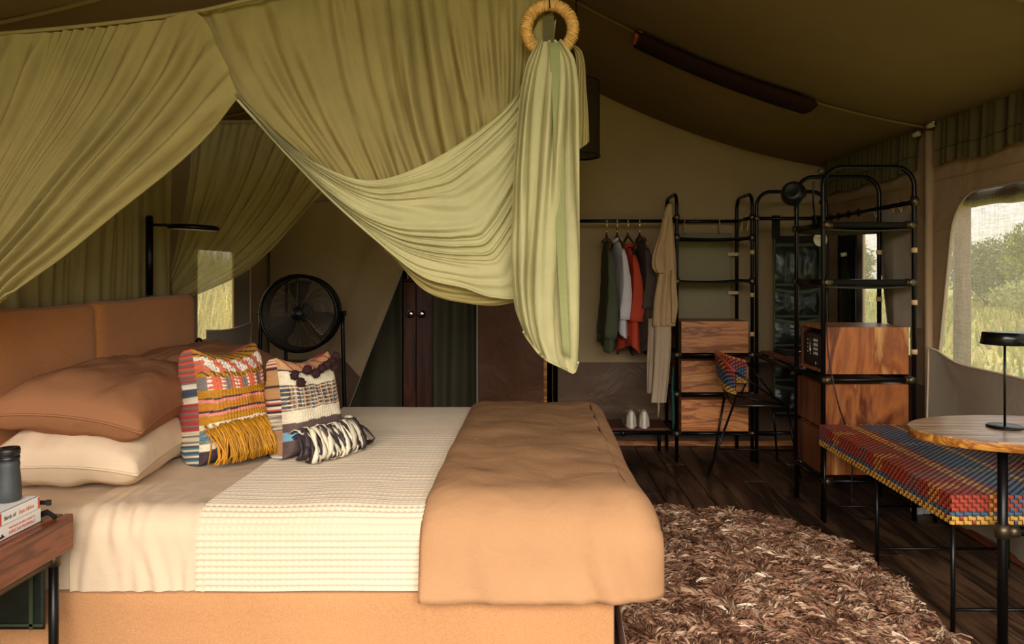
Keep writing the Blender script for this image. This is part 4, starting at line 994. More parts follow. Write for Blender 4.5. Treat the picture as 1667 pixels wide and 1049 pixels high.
# cabinet carcass open to the left
cb = empty('cab', (0, 0, 0), '', ''); bpy.data.objects.remove(cb)
cbx = Mb().box(1.532, 1.972, 3.895, 3.913, .765, 1.015, .002).obj('cabinet', m_woodv, du_, label='rosewood cabinet open on its left side')
Mb().box(1.532, 1.972, 3.915, 4.26, .997, 1.015, .002).obj('top_panel', m_woodh, cbx); Mb().box(1.532, 1.972, 3.915, 4.26, .765, .783, .002).obj('bottom_panel', m_woodh, cbx)
Mb().box(1.532, 1.972, 4.245, 4.26, .785, .995).obj('rear_panel', m_woodd, cbx); Mb().box(1.955, 1.972, 3.915, 4.243, .785, .995).obj('side_panel', m_woodd, cbx)
for z0, z1 in ((.478, .712), (.232, .462)):
    d = Mb().box(1.532, 1.972, 3.895, 4.26, z0, z1, .003).obj('drawer', m_woodv, du_); Mb().box(1.515, 1.531, 3.91, 4.265, z0+.002, z1-.002, .002).obj('front', m_woodd, d)
Mb().box(1.535, 1.985, 4.295, 5.03, .752, .772, .003).obj('desk_top', m_woody, du_)
for xx, yy, z in ((DX1, HY[0], 1.42), (DX1, HY[0], 1.145), (DX1, HY[0], .885), (DX1, HY[1], 1.42), (DX1, HY[1], 1.15)): Mb().tube([(xx, yy, z-.012), (xx, yy, z+.014)], TR+.0035, 14).obj('leather_strap', m_leather, du_)
# canvas panel tied to the depth rail
def cpf(u, v):
    Y = 3.94+.42*u+.0; w = 1-v
    return (DX1+.012+.05*w*math.sin(u*7+1)*.5+.03*w, Y-.03*w+.012*math.sin(u*17+v*2), 1.645-.64*w*(1-.0*u)+.015*math.cos(u*pi*3)*v)
cp = Mb().grid(sheet(cpf, np.linspace(0, 1, 50), np.linspace(0, 1, 24))).obj('canvas_side_panel', m_flap, du_)
for u in (.02, .25, .5, .75, .98): q = cpf(u, 1); Mb().tube([q, (q[0]-.02, q[1], 1.68), (DX1, q[1]+.005, 1.694), (q[0]+.012, q[1]+.01, 1.675), (q[0]+.01, q[1]+.015, 1.60)], .006, 8, flat=.4).obj('tie', m_leather, cp)
for yy in (4.55, 4.7, 4.85, 4.98): Mb().tube([(DX1-.018, yy, 1.672), (DX1, yy, 1.694), (DX1+.018, yy, 1.672), (DX1, yy, 1.655)], .008, 8, closed=True).obj('tie', m_blackf, du_)
# safe
sf = empty('safe', (1.63, 4.09, .785), 'black electronic safe with a keypad inside the rosewood cabinet', 'safe')
Mb().box(1.545, 1.74, 3.955, 4.225, .7855, .975, .004).obj('body', m_black, sf); Mb().box(1.535, 1.544, 3.962, 4.218, .792, .968, .003).obj('door', m_black, sf)
m_key = plain('key_white', srgb(200,196,186), .5)
for i in range(4):
    for j in range(3): y_ = 4.01+j*.021; z_ = .925-i*.024; Mb().box(1.531, 1.536, y_, y_+.014, z_, z_+.015, .001).obj('key', m_key, sf)
Mb().box(1.533, 1.5365, 4.0, 4.085, .842, .95).obj('keypad_plate', m_black, sf)
Mb().tube([(1.534, 4.112+.012*abs(math.cos(a)), .895+.045*math.sin(a)) for a in np.linspace(-pi/2, pi/2, 9)], .0025, 6).obj('handle', m_chrome, sf)
for k in range(4): Mb().box(1.5335, 1.5355, 4.15, 4.165, .925-k*.022, .931-k*.022).obj('mark', m_key, sf)
Mb().box(1.5335, 1.5355, 4.035, 4.045, .80, .815).obj('mark', m_key, sf)
# organiser
og = empty('hanging_organiser', (1.80, 5.14, 0), 'dark green vinyl pocket organiser hanging behind the desk', 'organiser')
Mb().grid(sheet(lambda a, b: (a-.03*max(0, (b-1.35))*1.0*(a < 1.8), 5.135+.006*math.sin(a*20+b*3), b), np.linspace(1.655, 1.965, 16), np.linspace(.30, 1.56, 40))).obj('backing', m_blackf, og)
for xx in (1.665, 1.945): Mb().box(xx-.028, xx+.028, 5.108, 5.113, 1.54, 1.70, 0).obj('hanging_tab', m_blackf, og)
for k, (z0, z1) in enumerate(((1.22, 1.50), (1.0, 1.19), (.80, .98), (.56, .73), (.33, .52))):
    m = Mb(); n1, n2 = 36, 20
    A = sheet(lambda u, v: (1.66+.30*u, 5.12-.035*math.sin(pi*v)**.6*(.5+.5*abs(math.sin(pi*u*3)))*(1 if k < 1 else .8)-.004+.006*noise.noise(Vector((u*7, v*6, k*3.1))), z0+(z1-z0)*v-.02*math.sin(pi*u)*v*(k > 0)), np.linspace(0, 1, n1), np.linspace(0, 1, n2))
    pk = m.grid(A).obj('pocket', m_vinyl, og)
    Mb().tube([tuple(q+np.array([0, -.004, -.004])) for q in A[:, -1]], .010, 6, flat=1.6).tube([tuple(q+np.array([0, -.004, 0])) for q in A[:, 0]], .007, 6, flat=1.5).obj('binding', m_vtrim, pk)
Mb().box(1.648, 1.660, 5.105, 5.115, .30, 1.54).box(1.958, 1.970, 5.105, 5.115, .30, 1.54).obj('side_binding', m_vtrim, og)
# arched pouch on the right wall
ap = empty('arched_pouch', (2.13, 5.0, .9), 'arched black vinyl pouch panel hanging on the wall by the narrow window', 'organiser')
Mb().box(2.118, 2.138, 4.90, 5.16, .70, 1.56, .004).obj('panel', m_blackf, ap)
A = sheet(lambda u, v: (2.112-.02*math.sin(pi*u)-.004*noise.noise(Vector((u*5, v*9, 0))), 5.03-.10*(1-2*u)*math.sin(pi*min(1, (1-v)*1.8+.06)/2)**.6*-1, .74+.66*v), np.linspace(0, 1, 14), np.linspace(0, 1, 30))
Mb().grid(A, flip=True).obj('pouch', m_vinyl, ap)
Mb().tube([(2.105, 5.03, 1.415), (2.10, 5.03, 1.44)], .022, 10).obj('tab', m_white, ap)
for yy in (4.90, 5.165): Mb().tube([(2.125, yy, .45), (2.125, yy, 1.62)], .009, 8).obj('rod', m_blackm, ap)
# globe lamp and round mirror lamp
gl = empty('globe_lamp', (1.47, 4.2, 1.75), 'matt black globe lamp at the top of the desk tubing', 'lamp')
gc = (1.465, 4.19, 1.752); m = Mb().lathe([(.001, -.07)]+[(.07*math.sin(a), -.07*math.cos(a)) for a in np.linspace(.15, 2.5, 16)]+[(.036, .055), (.001, .05)], (0, 0, 0), 36)
m.xf(T(gc) @ Rm(-28, 'Z') @ Rm(75, 'X')); m.obj('globe', m_black, gl)
Mb().tube([(gc[0]+.02, gc[1]+.04, gc[2]-.02), (1.50, 4.262, 1.70), (1.4985, 4.262, 1.66)], .006, 8).obj('arm', m_black, gl)
sp = empty('spot_lamp', (1.70, 4.4, 1.5), 'small round white-faced lamp head behind the front desk tubing', 'lamp')
Mb().lathe([(.001, -.006), (.040, -.005), (.043, .0), (.001, .001)], (1.683, 4.36, 1.50), 30, 'y').obj('white_face', m_white, sp)
Mb().lathe([(.044, 0), (.046, .004), (.042, .03), (.02, .045), (.001, .047)], (1.683, 4.36, 1.50), 30, 'y').tube([(1.683, 4.40, 1.50), (1.66, 4.41, 1.72), (1.62, 4.30, 1.83)], .006, 8).obj('body', m_black, sp)
# cable on the cabinet front
Mb().tube([tuple(q) for q in cat([P(1346, 470, 3.868), P(1347, 560, 3.868), P(1352, 600, 3.862), P(1365, 660, 3.84), P(1376, 692, 3.87), (1.66, 3.872, .40), (1.665, 3.86, .05), (1.75, 3.87, .006), (1.85, 3.95, .006)], 50)], .0035, 6).obj('power_cable', m_black, label='thin black cable hanging down the rosewood drawer fronts', cat='cable')
Mb().box(2.04, 2.09, 3.96, 4.02, 0, .045, .006).box(2.095, 2.13, 3.97, 4.01, 0, .03, .005).obj('power_adapter', m_white, label='small pale power adapter on the floor behind the woven bench', cat='adapter')
nb = Mb().box(1.60, 1.80, 4.72, 4.95, .773, .790, .003).obj('notebook', m_black, label='dark notebook lying on the desk behind the wire chair', cat='notebook')
Mb().tube([(1.60, 4.95, .796), (1.66, 4.74, .796), (1.80, 4.72, .796)], .004, 8).obj('metal_edge', m_chrome, nb)

# ------------------------------------------------------------ clothes
def garment(x, zt, zb, col, yaw, seed, lab, wtop=.36, whem=.44, th=.05, sleeve=.34, slw=.055, lean=0.0, nm='hanging_shirt', collar=True, wr=.5, skew=0, sl_both=True):
    m_c = cloth('garment_cloth', col, wr, 14, 900, .07, fine=.08, wdist=.02); o = empty(nm, (x, YRR, zt), lab, 'shirt'); nZ, nA = 34, 40
    Mx = T((x, YRR, 0)) @ Rm(yaw, 'Z')
    rings = []
    for i in range(nZ):
        t = i/(nZ-1); z = zt-(zt-zb)*t
        if t < .18: k = t/.18; w = (.07+(wtop-.07)*k**.8)/2; d = .014+.006*k
        else: k = (t-.18)/.82; w = (wtop+(whem-wtop)*k)/2; d = th*(.45+.95*k)
        row = []
        for j in range(nA):
            a = 2*pi*j/nA; fo = (1+.30*k*math.sin(a*5+seed)+.16*k*math.sin(a*9+seed*2+t*3)) if t > .18 else 1
            zz_ = z-(.03*math.sin(a*2+seed)*(t > .9))-skew*math.cos(a)*max(0, t-.6)
            row.append((d*math.sin(a)*fo+lean*t*t, w*math.cos(a), zz_))
        rings.append(row)
    b = Mb().grid(np.array(rings), closev=True); b.xf(Mx); solid(b.obj('body', m_c, o), .002)
    for sg in ((-1, 1) if sl_both else (-1,)):
        p = [(0, sg*wtop*.42, zt-.06), (.005, sg*(wtop*.5+.005), zt-.13), (.015+lean*.2, sg*(wtop*.5+.03), zt-sleeve*.6), (.0+lean*.5, sg*(wtop*.5+.03), zt-sleeve)]
        pp = cat(p, 16); mm = Mb().tube(pp, [slw*(.30+.70*min(1, i/12))*(1+.06*math.sin(i*1.9+seed)) for i in range(16)], 14, cap=False, flat=.5); mm.xf(Mx); solid(mm.obj('sleeve', m_c, o), .002)
    if collar:
        mm = Mb().tube([(0, .05*math.cos(a), zt+.012+.012*abs(math.sin(a))) if False else (.028*math.sin(a), .055*math.cos(a), zt+.006+.010*math.cos(a*2)) for a in np.linspace(0, 2*pi, 17)[:-1]], .011, 8, closed=True); mm.xf(Mx); mm.obj('collar', m_c, o)
    return o
def hanger(x, k, yaw):
    h = empty('clothes_hanger', (x, YRR, 1.675), ['dark hanger with a gold hook, leftmost on the rail, holding the green shirt', 'dark hanger with a gold hook holding the white shirt', 'dark hanger with a gold hook holding the red shirt', 'dark hanger with a gold hook holding the charcoal shirt'][k], 'hanger', 'hangers on the clothes rail')
    Mb().tube([(x, YRR+.016*math.cos(a), 1.675+.019*math.sin(a)) for a in np.linspace(-.6, pi, 10)]+[(x, YRR-.010, 1.645), (x, YRR, 1.60)], .0035, 8).tube([(x, YRR-.018, 1.672), (x, YRR-.018, 1.622)], .0075, 8).tube([(x, YRR-.018, 1.612), (x, YRR-.018, 1.59)], .008, 8).obj('hook', plain('brass_hook', srgb(228,196,120), .25, .6, .05), h)
    mm = Mb().tube([(0, -.20, 1.475), (0, -.06, 1.545), (0, 0, 1.57), (0, .06, 1.545), (0, .20, 1.475)], [.006, .008, .010, .008, .006], 8).tube([(0, 0, 1.56), (0, 0, 1.59)], .006, 8); mm.xf(T((x, YRR, 0)) @ Rm(yaw, 'Z')); mm.obj('bar', m_woodd, h)
hx_ = [P(p, 400, YRR)[0] for p in (987.5, 1004.5, 1022, 1041)]
ys = (2, 9, 10, 7)
for k, x_ in enumerate(hx_): hanger(x_, k, ys[k])
garment(hx_[0], 1.525, .775, srgb(86,88,66), 2, 1.0, 'dark green long-sleeved shirt, leftmost on the clothes rail', th=.032, sleeve=.68, slw=.045)
garment(hx_[1], 1.530, .855, srgb(214,208,214), 9, 2.2, 'white shirt hanging between the green and the red shirt', th=.030, sleeve=.55, slw=.04, whem=.40, skew=.05)
garment(hx_[2], 1.485, .745, srgb(190,72,50), 10, 3.1, 'bright red-orange shirt on the clothes rail', th=.042, sleeve=.52, slw=.05, wtop=.34, whem=.42, skew=.06)
garment(hx_[3]+.01, 1.535, .735, srgb(84,72,66), 7, 4.3, 'charcoal brown shirt hanging next to the beige outfit', th=.040, sleeve=.48, slw=.05)
# beige safari outfit hung on the shelf hoop
m_bei = cloth('beige_cotton', srgb(186,154,116), .7, 10, 900, .07, fine=.08, wdist=.03)
jk = empty('beige_jacket', (.89, 5.03, 1.75), 'beige long jacket hanging from the shelf hoop over beige trousers', 'jacket')
def loop_rings(spec, nA=44, seed=1):
    out = []
    sp_ = cat([list(s) for s in spec], 50)
    for i, (cx, cy, z, w, d) in enumerate(sp_):
        t = i/49; out.append([(cx+w/2*math.cos(2*pi*j/nA)*(1+.10*t*math.sin(2*pi*j/nA*5+seed+t*2)), cy+d/2*math.sin(2*pi*j/nA)*(1+.22*min(1, t*2)*math.sin(2*pi*j/nA*7+seed)), z) for j in range(nA)])
    return np.array(out)
Yj = 4.97
def pj(px, py): q = P(px, py, Yj); return q[0], q[2]
spec = []
for xl_, xr_, py in ((1086,1094,332),(1080,1094,350),(1076,1096,372),(1073,1099,410),(1070,1100,450),(1064,1099,490),(1062,1098,531)):
    a, z = pj(xl_, py); b, _ = pj(xr_, py); spec.append(((a+b)/2, Yj, z, b-a, min(.10, .03+.1*(py-330)/150)))
solid(Mb().grid(loop_rings(spec), closev=True).obj('body', m_bei, jk), .003)
spec = []
for xl_, xr_, py in ((1078,1088,352),(1070,1084,385),(1061,1078,418),(1061,1080,436),(1067,1082,445)):
    a, z = pj(xl_, py); b, _ = pj(xr_, py); spec.append(((a+b)/2, Yj-.035, z, b-a, .06))
solid(Mb().grid(loop_rings(spec, seed=3), closev=True).obj('sleeve', m_bei, jk), .003)
spec = []
for xl_, xr_, py in ((1090,1095,440),(1089,1099,470),(1090,1101,500),(1090,1097,525)):
    a, z = pj(xl_, py); b, _ = pj(xr_, py); spec.append(((a+b)/2, Yj-.05, z, b-a, .04))
solid(Mb().grid(loop_rings(spec, seed=5), closev=True).obj('sleeve', m_bei, jk), .003)
tr_ = empty('beige_trousers', (.87, Yj, 1.0), 'beige trousers hanging below the beige jacket', 'trousers')
m_tro = cloth('stone_cotton', srgb(180,156,130), .6, 9, 900, .06, fine=.08, wdist=.03)
for pts_, yo in ((((1066,1092,520),(1064,1092,560),(1062,1088,610),(1059,1083,655)), -.01), (((1057,1078,520),(1056,1076,560),(1055,1068,600),(1055,1063,642)), .05)):
    spec = []
    for xl_, xr_, py in pts_: a, z = pj(xl_, py); b, _ = pj(xr_, py); spec.append(((a+b)/2, Yj+yo, z, b-a, .06))
    solid(Mb().grid(loop_rings(spec, seed=7+yo*50), closev=True).obj('leg', m_tro, tr_), .003)
a, z = pj(1071, 655); o = Mb().tube([(a, Yj, z+.06), (a+.005, Yj+.005, z-.04), (a, Yj, z-.10)], [.02, .021, .012], 10, flat=.35).obj('belt', m_tro, tr_)
o = Mb().tube([(MX0-.033, 5.03, .66), (MX0-.04, 5.03, .55), (MX0-.033, 5.03, .30), (MX0-.036, 5.03, .235)], [.008, .018, .016, .012], 10, flat=.5).obj('teal_towel', cloth('teal_cloth', srgb(30,84,72), .4, 9, 600, .1), label='narrow teal cloth hanging beside the drawer unit', cat='cloth')
# shoes
def shoe(cx, lab):
    s = empty('canvas_shoe', (cx, 5.2, .226), lab, 'shoe', 'pair of sneakers on the shoe shelf'); m_s = cloth('shoe_canvas', srgb(178,164,138), .4, 20, 900, .08)
    rows = []
    prof_ = [(-.125,.033,.100,.0),(-.118,.037,.112,.0),(-.085,.039,.116,0),(-.045,.040,.100,0),(.0,.042,.078,0),(.05,.047,.060,0),(.095,.045,.046,0),(.128,.028,.030,0)]
    for (y, w, h, _) in cat(prof_, 24):
        rows.append([(cx+w*math.cos(a)*(1-.28*max(0, math.sin(a))), 5.22+y, .2265+.012+h*max(0, math.sin(a))**.5) for a in np.linspace(0, pi, 15)])
    b = Mb().grid(np.array(rows)); b.add([rows[0][j] for j in range(15)], [tuple(range(15))]); b.obj('upper', m_s, s)
    so = []
    for zz_ in (.2265, .2275+.022): so.append([(cx+(.040+.008*math.sin(a)*(math.sin(a) > 0))*math.cos(a)*(1.0), 5.22+.135*math.sin(a), zz_) for a in np.linspace(0, 2*pi, 33)[:-1]])
    Mb().grid(np.array(so), closev=True).add(so[1], [tuple(range(32))]).obj('sole', m_white, s)
    Mb().tube([(cx-.018, 5.235, .325), (cx+.018, 5.255, .312), (cx-.018, 5.275, .298), (cx+.018, 5.295, .286)], .0025, 5).obj('lace', m_white, s)
    Mb().box(cx-.008, cx+.008, 5.0935, 5.0965, .25, .34).obj('heel_tab', m_white, s)
xs_ = P(1028, 680, 5.1)[0], P(1049, 680, 5.1)[0]
shoe(xs_[0], 'left canvas sneaker of the pale pair, heel towards the room'); shoe(xs_[1], 'right canvas sneaker of the pale pair, nearer the drawers')

# ------------------------------------------------------------ woven things
def weave(fn, nu, nv, cu_f, cv_f, h, seed=0, gap=.08, m=None, cols=None):
    """fn(u,v)->(pos,normal). u strips run along v and are coloured by cu_f(i); v strips run along u, coloured by cv_f(j)"""
    R = random.Random(seed); m = m or Mb(); cols = cols if cols is not None else []
    for i in range(nu):
        for j in range(nv):
            alongv = (i+j) % 2 == 0; c = cu_f(i, j) if alongv else cv_f(j, i); c = rough(c, R.uniform(.92, 1.08)); vs = []
            for a in (0, .25, .75, 1):
                for b in (gap, 1-gap):
                    u, v = ((i+b)/nu, (j+a)/nv) if alongv else ((i+a)/nu, (j+b)/nv)
                    p, n = fn(u, v); hh = h if a in (.25, .75) else -h*.5; vs.append(tuple(p[k]+n[k]*hh for k in range(3)))
            m.add(vs, [(0, 1, 3, 2), (2, 3, 5, 4), (4, 5, 7, 6)], True); cols += [c]*8
    return m, cols
CRD, CBL, CYL, CGR = lin(158,60,42), lin(62,94,120), lin(204,152,66), lin(104,92,90)
QX0, QX1, QY0, QY1, QZ0, QZ1 = 1.485, 2.10, 2.635, 3.86, .400, .507
bch = empty('woven_bench', ((QX0+QX1)/2, 3.25, 0), 'long bench woven in red, blue and yellow strips on thin black legs', 'bench')
cw = .0148; nx = int((QX1-QX0)/cw); ny = int((QY1-QY0)/cw); nz_ = 7
def cu_top(i, j):
    f = i/nx
    return CRD if f < .20 else CYL if f < .28 else CRD if f < .32 else CBL if f < .58 else CYL if f < .63 else (CRD if i % 2 else CGR) if f < .9 else CYL
def cv_top(j, i):
    g = (j//5) % 6; return (CRD, CYL if i < nx*.14 else CRD, CRD, CGR, CRD, CRD)[g] if i < nx*.3 else (CBL, CBL, CGR, CBL, CYL if j % 2 else CBL, CRD if i > nx*.6 else CBL)[g]
def cu_side(k): return CYL if k < 2 else CBL if k < 3 else CRD
m, cols = weave(lambda u, v: ((QX0+(QX1-QX0)*u, QY0+(QY1-QY0)*v, QZ1), (0, 0, 1)), nx, ny, cu_top, lambda j, i: (CYL if i % 2 else CRD) if (.20 <= i/nx < .28 or .58 <= i/nx < .63) and j % 3 else cv_top(j, i), .0011, 1)
m.obj('seat_weave', m_cane, bch, colors=np.array(cols), kind='stuff')
m, cols = weave(lambda u, v: ((QX0, QY0+(QY1-QY0)*v, QZ0+(QZ1-QZ0)*u), (-1, 0, 0)), nz_, ny, lambda i, j: cu_side(i), lambda j, i: cu_side(i) if i < 3 and (j*7+i) % 5 else cv_top(j, 0), .0025, 2)
weave(lambda u, v: ((QX0+(QX1-QX0)*v, QY0, QZ0+(QZ1-QZ0)*u), (0, -1, 0)), nz_, nx, lambda i, j: cu_side(i), lambda j, i: cu_side(i) if i < 3 and (j*7+i) % 5 else cu_top(j, 0), .0025, 3, m=m, cols=cols)
weave(lambda u, v: ((QX1, QY0+(QY1-QY0)*v, QZ0+(QZ1-QZ0)*u), (1, 0, 0)), nz_, ny, lambda i, j: cu_side(i), lambda j, i: cu_side(i) if i < 3 and (j*7+i) % 5 else cv_top(j, 0), .0025, 4, m=m, cols=cols)
weave(lambda u, v: ((QX0+(QX1-QX0)*v, QY1, QZ0+(QZ1-QZ0)*u), (0, 1, 0)), nz_, nx, lambda i, j: cu_side(i), lambda j, i: cu_side(i) if i < 3 and (j*7+i) % 5 else cu_top(j, 0), .0025, 5, m=m, cols=cols)
m.obj('edge_weave', m_cane, bch, colors=np.array(cols), kind='stuff')
rbox(Mb(), QX0+.001, QX1-.001, QY0+.001, QY1-.001, QZ0+.001, QZ1-.0015, .008).obj('core', plain('weave_shadow', lin(60,34,26)+(1,), .7), bch)
for yy in (2.66, 3.25, 3.84):
    for xx in (QX0+.02, QX1-.02): Mb().tube([(xx, yy, 0), (xx, yy, QZ0+.004)], .0085, 10).obj('leg', m_blackm, bch)
    Mb().tube([(QX0+.02, yy, .085), (QX1-.02, yy, .085)], .0065, 8).obj('stretcher', m_blackm, bch)
    Mb().lathe([(.010, -.003), (.010, .003)], ((QX0+QX1)/2-.02, yy, .085), 10, 'x').obj('joint', m_chrome, bch)
# wire chair
ch = empty('wire_chair', (1.38, 4.8, 0), 'black wire chair with a red, blue and yellow woven back at the desk', 'chair')
sc_ = [(1.244,4.64,.468), (1.575,4.62,.465), (1.61,5.02,.468), (1.29,5.03,.47)]; ft = [(1.06,4.59,.006), (1.655,4.60,.006), (1.66,5.06,.006), (1.215,5.045,.006)]
Mb().tube(sc_, .009, 10, closed=True).obj('seat_frame', m_iron, ch)
for k in range(4):
    Mb().tube([sc_[k], ft[k]], .0075, 10).obj('leg', m_blackm, ch); f_ = ft[k]; Mb().lathe([(.010, -.006), (.011, .014)], (f_[0], f_[1], .0065), 10).obj('foot', m_chrome if k == 0 else m_black, ch)
mid = lambda k, t: tuple(np.array(sc_[k])*(1-t)+np.array(ft[k])*t)
for a, b in ((0, 1), (3, 2)): Mb().tube([mid(a, .58), mid(b, .60)], .005, 8).obj('stretcher', m_blackm, ch)
CB = lin(58,40,30)
m, cols = weave(lambda u, v: (tuple((1-u)*((1-v)*np.array(sc_[0])+v*np.array(sc_[3]))+u*((1-v)*np.array(sc_[1])+v*np.array(sc_[2]))+np.array([0, 0, .006-.02*math.sin(pi*u)*math.sin(pi*v)])), (0, 0, 1)), 22, 26, lambda i, j: CB, lambda j, i: lin(90,58,44), .003, 8)
m.obj('seat_weave', m_cane, ch, colors=np.array(cols), kind='stuff')
tp_ = cat([(1.232,4.55,.690), (1.185,4.60,.745), (1.165,4.72,.780), (1.195,4.88,.782), (1.30,5.01,.735), (1.44,5.035,.695)], 60)
bt_ = cat([(1.240,4.56,.553), (1.205,4.61,.560), (1.195,4.72,.575), (1.220,4.87,.580), (1.31,4.98,.565), (1.43,5.01,.556)], 60)
def bkf(u, v):
    k = u*59; i = min(58, int(k)); a = tp_[i]*(1-k+i)+tp_[i+1]*(k-i); b = bt_[i]*(1-k+i)+bt_[i+1]*(k-i); p = b*(1-v)+a*v
    t = tp_[min(59, i+1)]-tp_[i]; n = np.cross(t, a-b); n /= np.linalg.norm(n); return p, n
nb_u, nb_v = 34, 13
cv_b = lambda j, i: CYL if j < 3 else CBL if j < 9 else CRD
cu_b = lambda i, j: (CYL if 3 < i < 8 else CRD) if j > 8 else (CBL if j > 2 and i % 3 else CRD if j > 2 else CYL)
for sg, hh in ((1, .006), (-1, .006)):
    m, cols = weave(lambda u, v: (lambda pn: (pn[0]+pn[1]*sg*.007, pn[1]*sg))(bkf(u, v)), nb_u, nb_v, cu_b, cv_b, .0035, 9+sg, gap=.12)
    m.obj('backrest_weave', m_cane, ch, colors=np.array(cols), kind='stuff')
Mb().grid(np.array([[bkf(u, v)[0] for v in np.linspace(0, 1, 5)] for u in np.linspace(0, 1, 40)])).obj('backrest_core', plain('weave_shadow2', lin(40,30,34)+(1,), .7), ch)
m = Mb().tube([tuple(q) for q in tp_], .0115, 10); cols = []
for i in range(60): cols += [CYL if (i//1) % 3 == 0 and i > 12 else CRD]*10
m.obj('wrapped_top_rail', m_cane, ch, colors=np.array(cols))
Mb().tube([tuple(q) for q in bt_], .006, 8).obj('lower_rail', m_cane, ch, colors=np.array([CYL]*480))
for a, b in ((tp_[0], (1.56,4.625,.475)), (tp_[-1], (1.605,4.99,.475)), (bt_[0], (1.248,4.645,.47)), (bt_[-1], (1.40,5.025,.47)), ((1.248,4.645,.53), (1.56,4.615,.472)), (bt_[30], (1.27,4.85,.47))): Mb().tube([tuple(a), tuple(b)], .0055, 8).obj('strut', m_blackm, ch)

# ------------------------------------------------------------ oval table and lamp
TC = (1.765, 2.655); TZ = .74; ta = empty('oval_table', (TC[0], TC[1], 0), 'oval table of striped walnut on black tubes in front of the bench', 'table')
def ov(rx, ry, z, n=72): return [(TC[0]+rx*math.cos(2*pi*k/n), TC[1]+ry*math.sin(2*pi*k/n), z) for k in range(n)]
RX_, RY_ = .405, .255
# top of separate staves
nst = 11
for k in range(nst):
    y0 = -RY_+2*RY_*k/nst+.0006; y1 = -RY_+2*RY_*(k+1)/nst-.0006; c0 = []
    for y in np.linspace(max(y0, -RY_*.9999), min(y1, RY_*.9999), 6): c0.append((RX_*math.sqrt(1-(y/RY_)**2), y))
    outl = [(TC[0]+a, TC[1]+b) for a, b in c0]+[(TC[0]-a, TC[1]+b) for a, b in c0[::-1]]; n = len(outl)
    m = Mb(); m.add([(a, b, TZ-.004) for a, b in outl]+[(a, b, TZ) for a, b in outl], [tuple(range(n, 2*n)), tuple(range(n))[::-1]]+[(i, (i+1) % n, n+(i+1) % n, n+i) for i in range(n)])
    m.obj('stave', m_table, ta)
m = Mb().grid(np.array([ov(RX_-.0, RY_-.0, TZ-.004), ov(RX_+.001, RY_+.001, TZ-.010), ov(RX_+.001, RY_+.001, TZ-.028), ov(RX_-.004, RY_-.004, TZ-.034)]), closev=True)
m.add(ov(RX_-.004, RY_-.004, TZ-.034), [tuple(range(72))[::-1]]); m.obj('edge_band', m_edge, ta)
LX, LY = P(1632, 900, 2.57)[0], 2.57
for a in (LX, LX+.42):
    Mb().tube([(a, LY, 0), (a, LY, TZ-.034)], .0165, 18).obj('leg', m_blackm, ta)
    Mb().tube([(a, LY, .378), (a, LY, .425)], .024, 18).obj('clamp', m_iron, ta)
    Mb().tube([(a, LY, TZ-.045), (a, LY, TZ-.034)], .045, 18).obj('flange', m_blackm, ta)
Mb().tube([(LX+.018, LY-.003, .402), (LX+.05, LY-.005, .402)], .021, 16).obj('clamp', m_iron, ta)
Mb().tube([(LX+.05, LY-.005, .402), (LX+.40, LY-.0, .402)], .0165, 16).obj('rail', m_blackm, ta)
lc = (1.70, 2.672); tl = empty('table_lamp', (lc[0], lc[1], TZ), 'slim black cordless lamp with a flat disc shade on the oval table', 'lamp')
Mb().lathe([(.001, .0005), (.058, .0005), (.060, .003), (.060, .006), (.056, .009), (.001, .010)], (*lc, TZ), 48).obj('base', m_blackm, tl)
Mb().tube([(*lc, TZ+.008), (*lc, TZ+.339)], .0042, 12).obj('stem', m_blackm, tl)
Mb().lathe([(.001, .346), (.069, .346), (.072, .343), (.079, .303), (.0765, .302), (.068, .337), (.001, .339)], (*lc, TZ), 56).obj('lamp_shade', plain('lamp_black', srgb(16,15,15), .22, .3, .05), tl)
Mb().lathe([(.001, .334), (.05, .334), (.05, .325), (.001, .323)], (*lc, TZ), 32).obj('diffuser', m_white, tl)

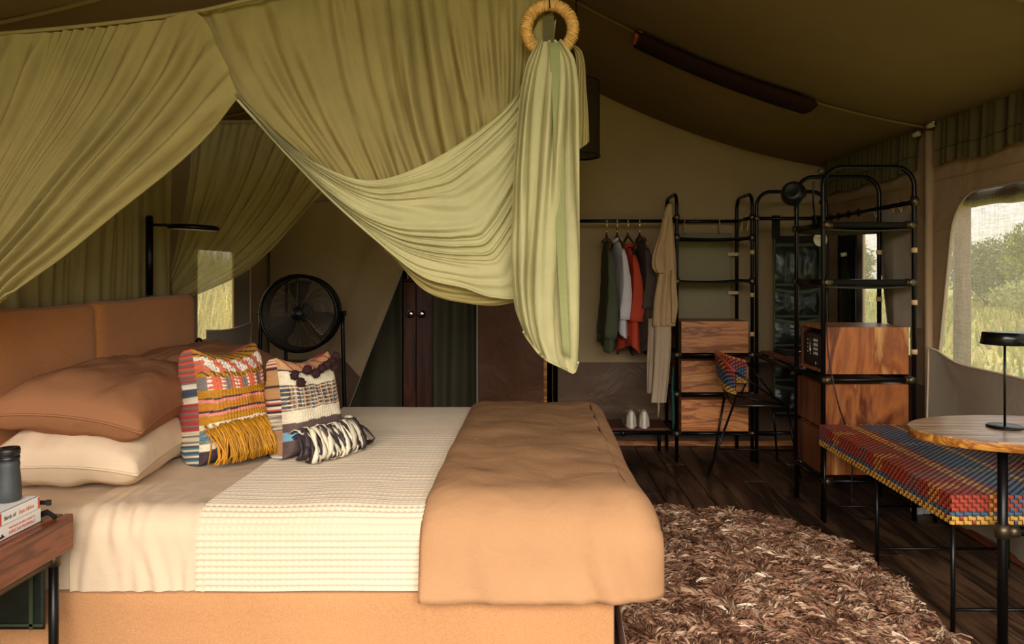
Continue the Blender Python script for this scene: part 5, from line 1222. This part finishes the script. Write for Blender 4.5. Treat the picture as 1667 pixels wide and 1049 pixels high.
# ------------------------------------------------------------ shaggy rug
RC = (.56, 2.98); RA, RB = .93, 1.0
def inr(x, y, s=1.0): return (abs((x-RC[0])/(RA*s))**2.6+abs((y-RC[1])/(RB*s))**2.6) < 1
rgm = Mb(); n = 96
pt = lambda s, z: [(RC[0]+RA*s*math.copysign(abs(math.cos(a))**(2/2.6), math.cos(a)), RC[1]+RB*s*math.copysign(abs(math.sin(a))**(2/2.6), math.sin(a)), z) for a in np.linspace(0, 2*pi, n+1)[:-1]]
rgm.grid(np.array([pt(1.0, .002), pt(1.0, .010), pt(.97, .014)]), closev=True); rgm.add(pt(.97, .014), [tuple(range(n))])
rug = rgm.obj('shaggy_rug', plain('rug_backing', srgb(70,46,34), 1), label='shaggy brown and tan rug on the floor at the foot of the bed', cat='rug')
r = np.random.default_rng(5); N = 115000; X = r.uniform(-.1, 1.5, N*2); Y = r.uniform(1.95, 4.0, N*2)
k = (np.abs((X-RC[0])/RA)**2.6+np.abs((Y-RC[1])/RB)**2.6 < 1.0) & ((X > .05) | (Y < 2.3)); X, Y = X[k][:N], Y[k][:N]; N = len(X)
ang = 2.6+3.0*nz(X, Y, 9.0, 9.0, 9)+r.normal(0, .45, N); L = r.uniform(.03, .07, N); w = r.uniform(.0011, .0034, N); zb = .012+.030*r.random(N)**1.2
dx, dy = np.cos(ang), np.sin(ang); up = r.uniform(.25, .9, N)
V = np.zeros((N, 6, 3)); px_, py_ = -dy*w, dx*w
for s, (t, ww) in enumerate(((0, .7), (.5, 1.0), (1.0, .25))):
    cx = X+dx*L*t; cy = Y+dy*L*t; cz = zb+L*up*(t*.9-.75*t*t); cz = np.maximum(cz, .012)
    V[:, 2*s, 0] = cx-px_*ww; V[:, 2*s, 1] = cy-py_*ww; V[:, 2*s+1, 0] = cx+px_*ww; V[:, 2*s+1, 1] = cy+py_*ww; tw = r.normal(0, .5, N)*w*2
    V[:, 2*s, 2] = cz-tw; V[:, 2*s+1, 2] = cz+tw
pal = np.array([lin(92,60,44), lin(126,86,64), lin(160,116,88), lin(198,160,128), lin(236,212,182)])
mixv = np.clip(nz(X, Y, 9, 9, 2)*.7+nz(X, Y, 36, 36, 3)*1.5+r.normal(0, .7, N)+1.85, 0, 3.999); ci = mixv.astype(int); fr_ = (mixv-ci)[:, None]
C = np.repeat(pal[ci]*(1-fr_)+pal[ci+1]*fr_, 6, axis=0)
m = Mb(); m.v = V.reshape(-1, 3).tolist(); idx = np.arange(N)*6
m.f = [q for b in idx.tolist() for q in ((b, b+1, b+3, b+2), (b+2, b+3, b+5, b+4))]; m.sm = [True]*len(m.f); m.mi = [0]*len(m.f)
m.obj('pile', m_pile, rug, colors=C, kind='stuff')
bpy.context.view_layer.update()
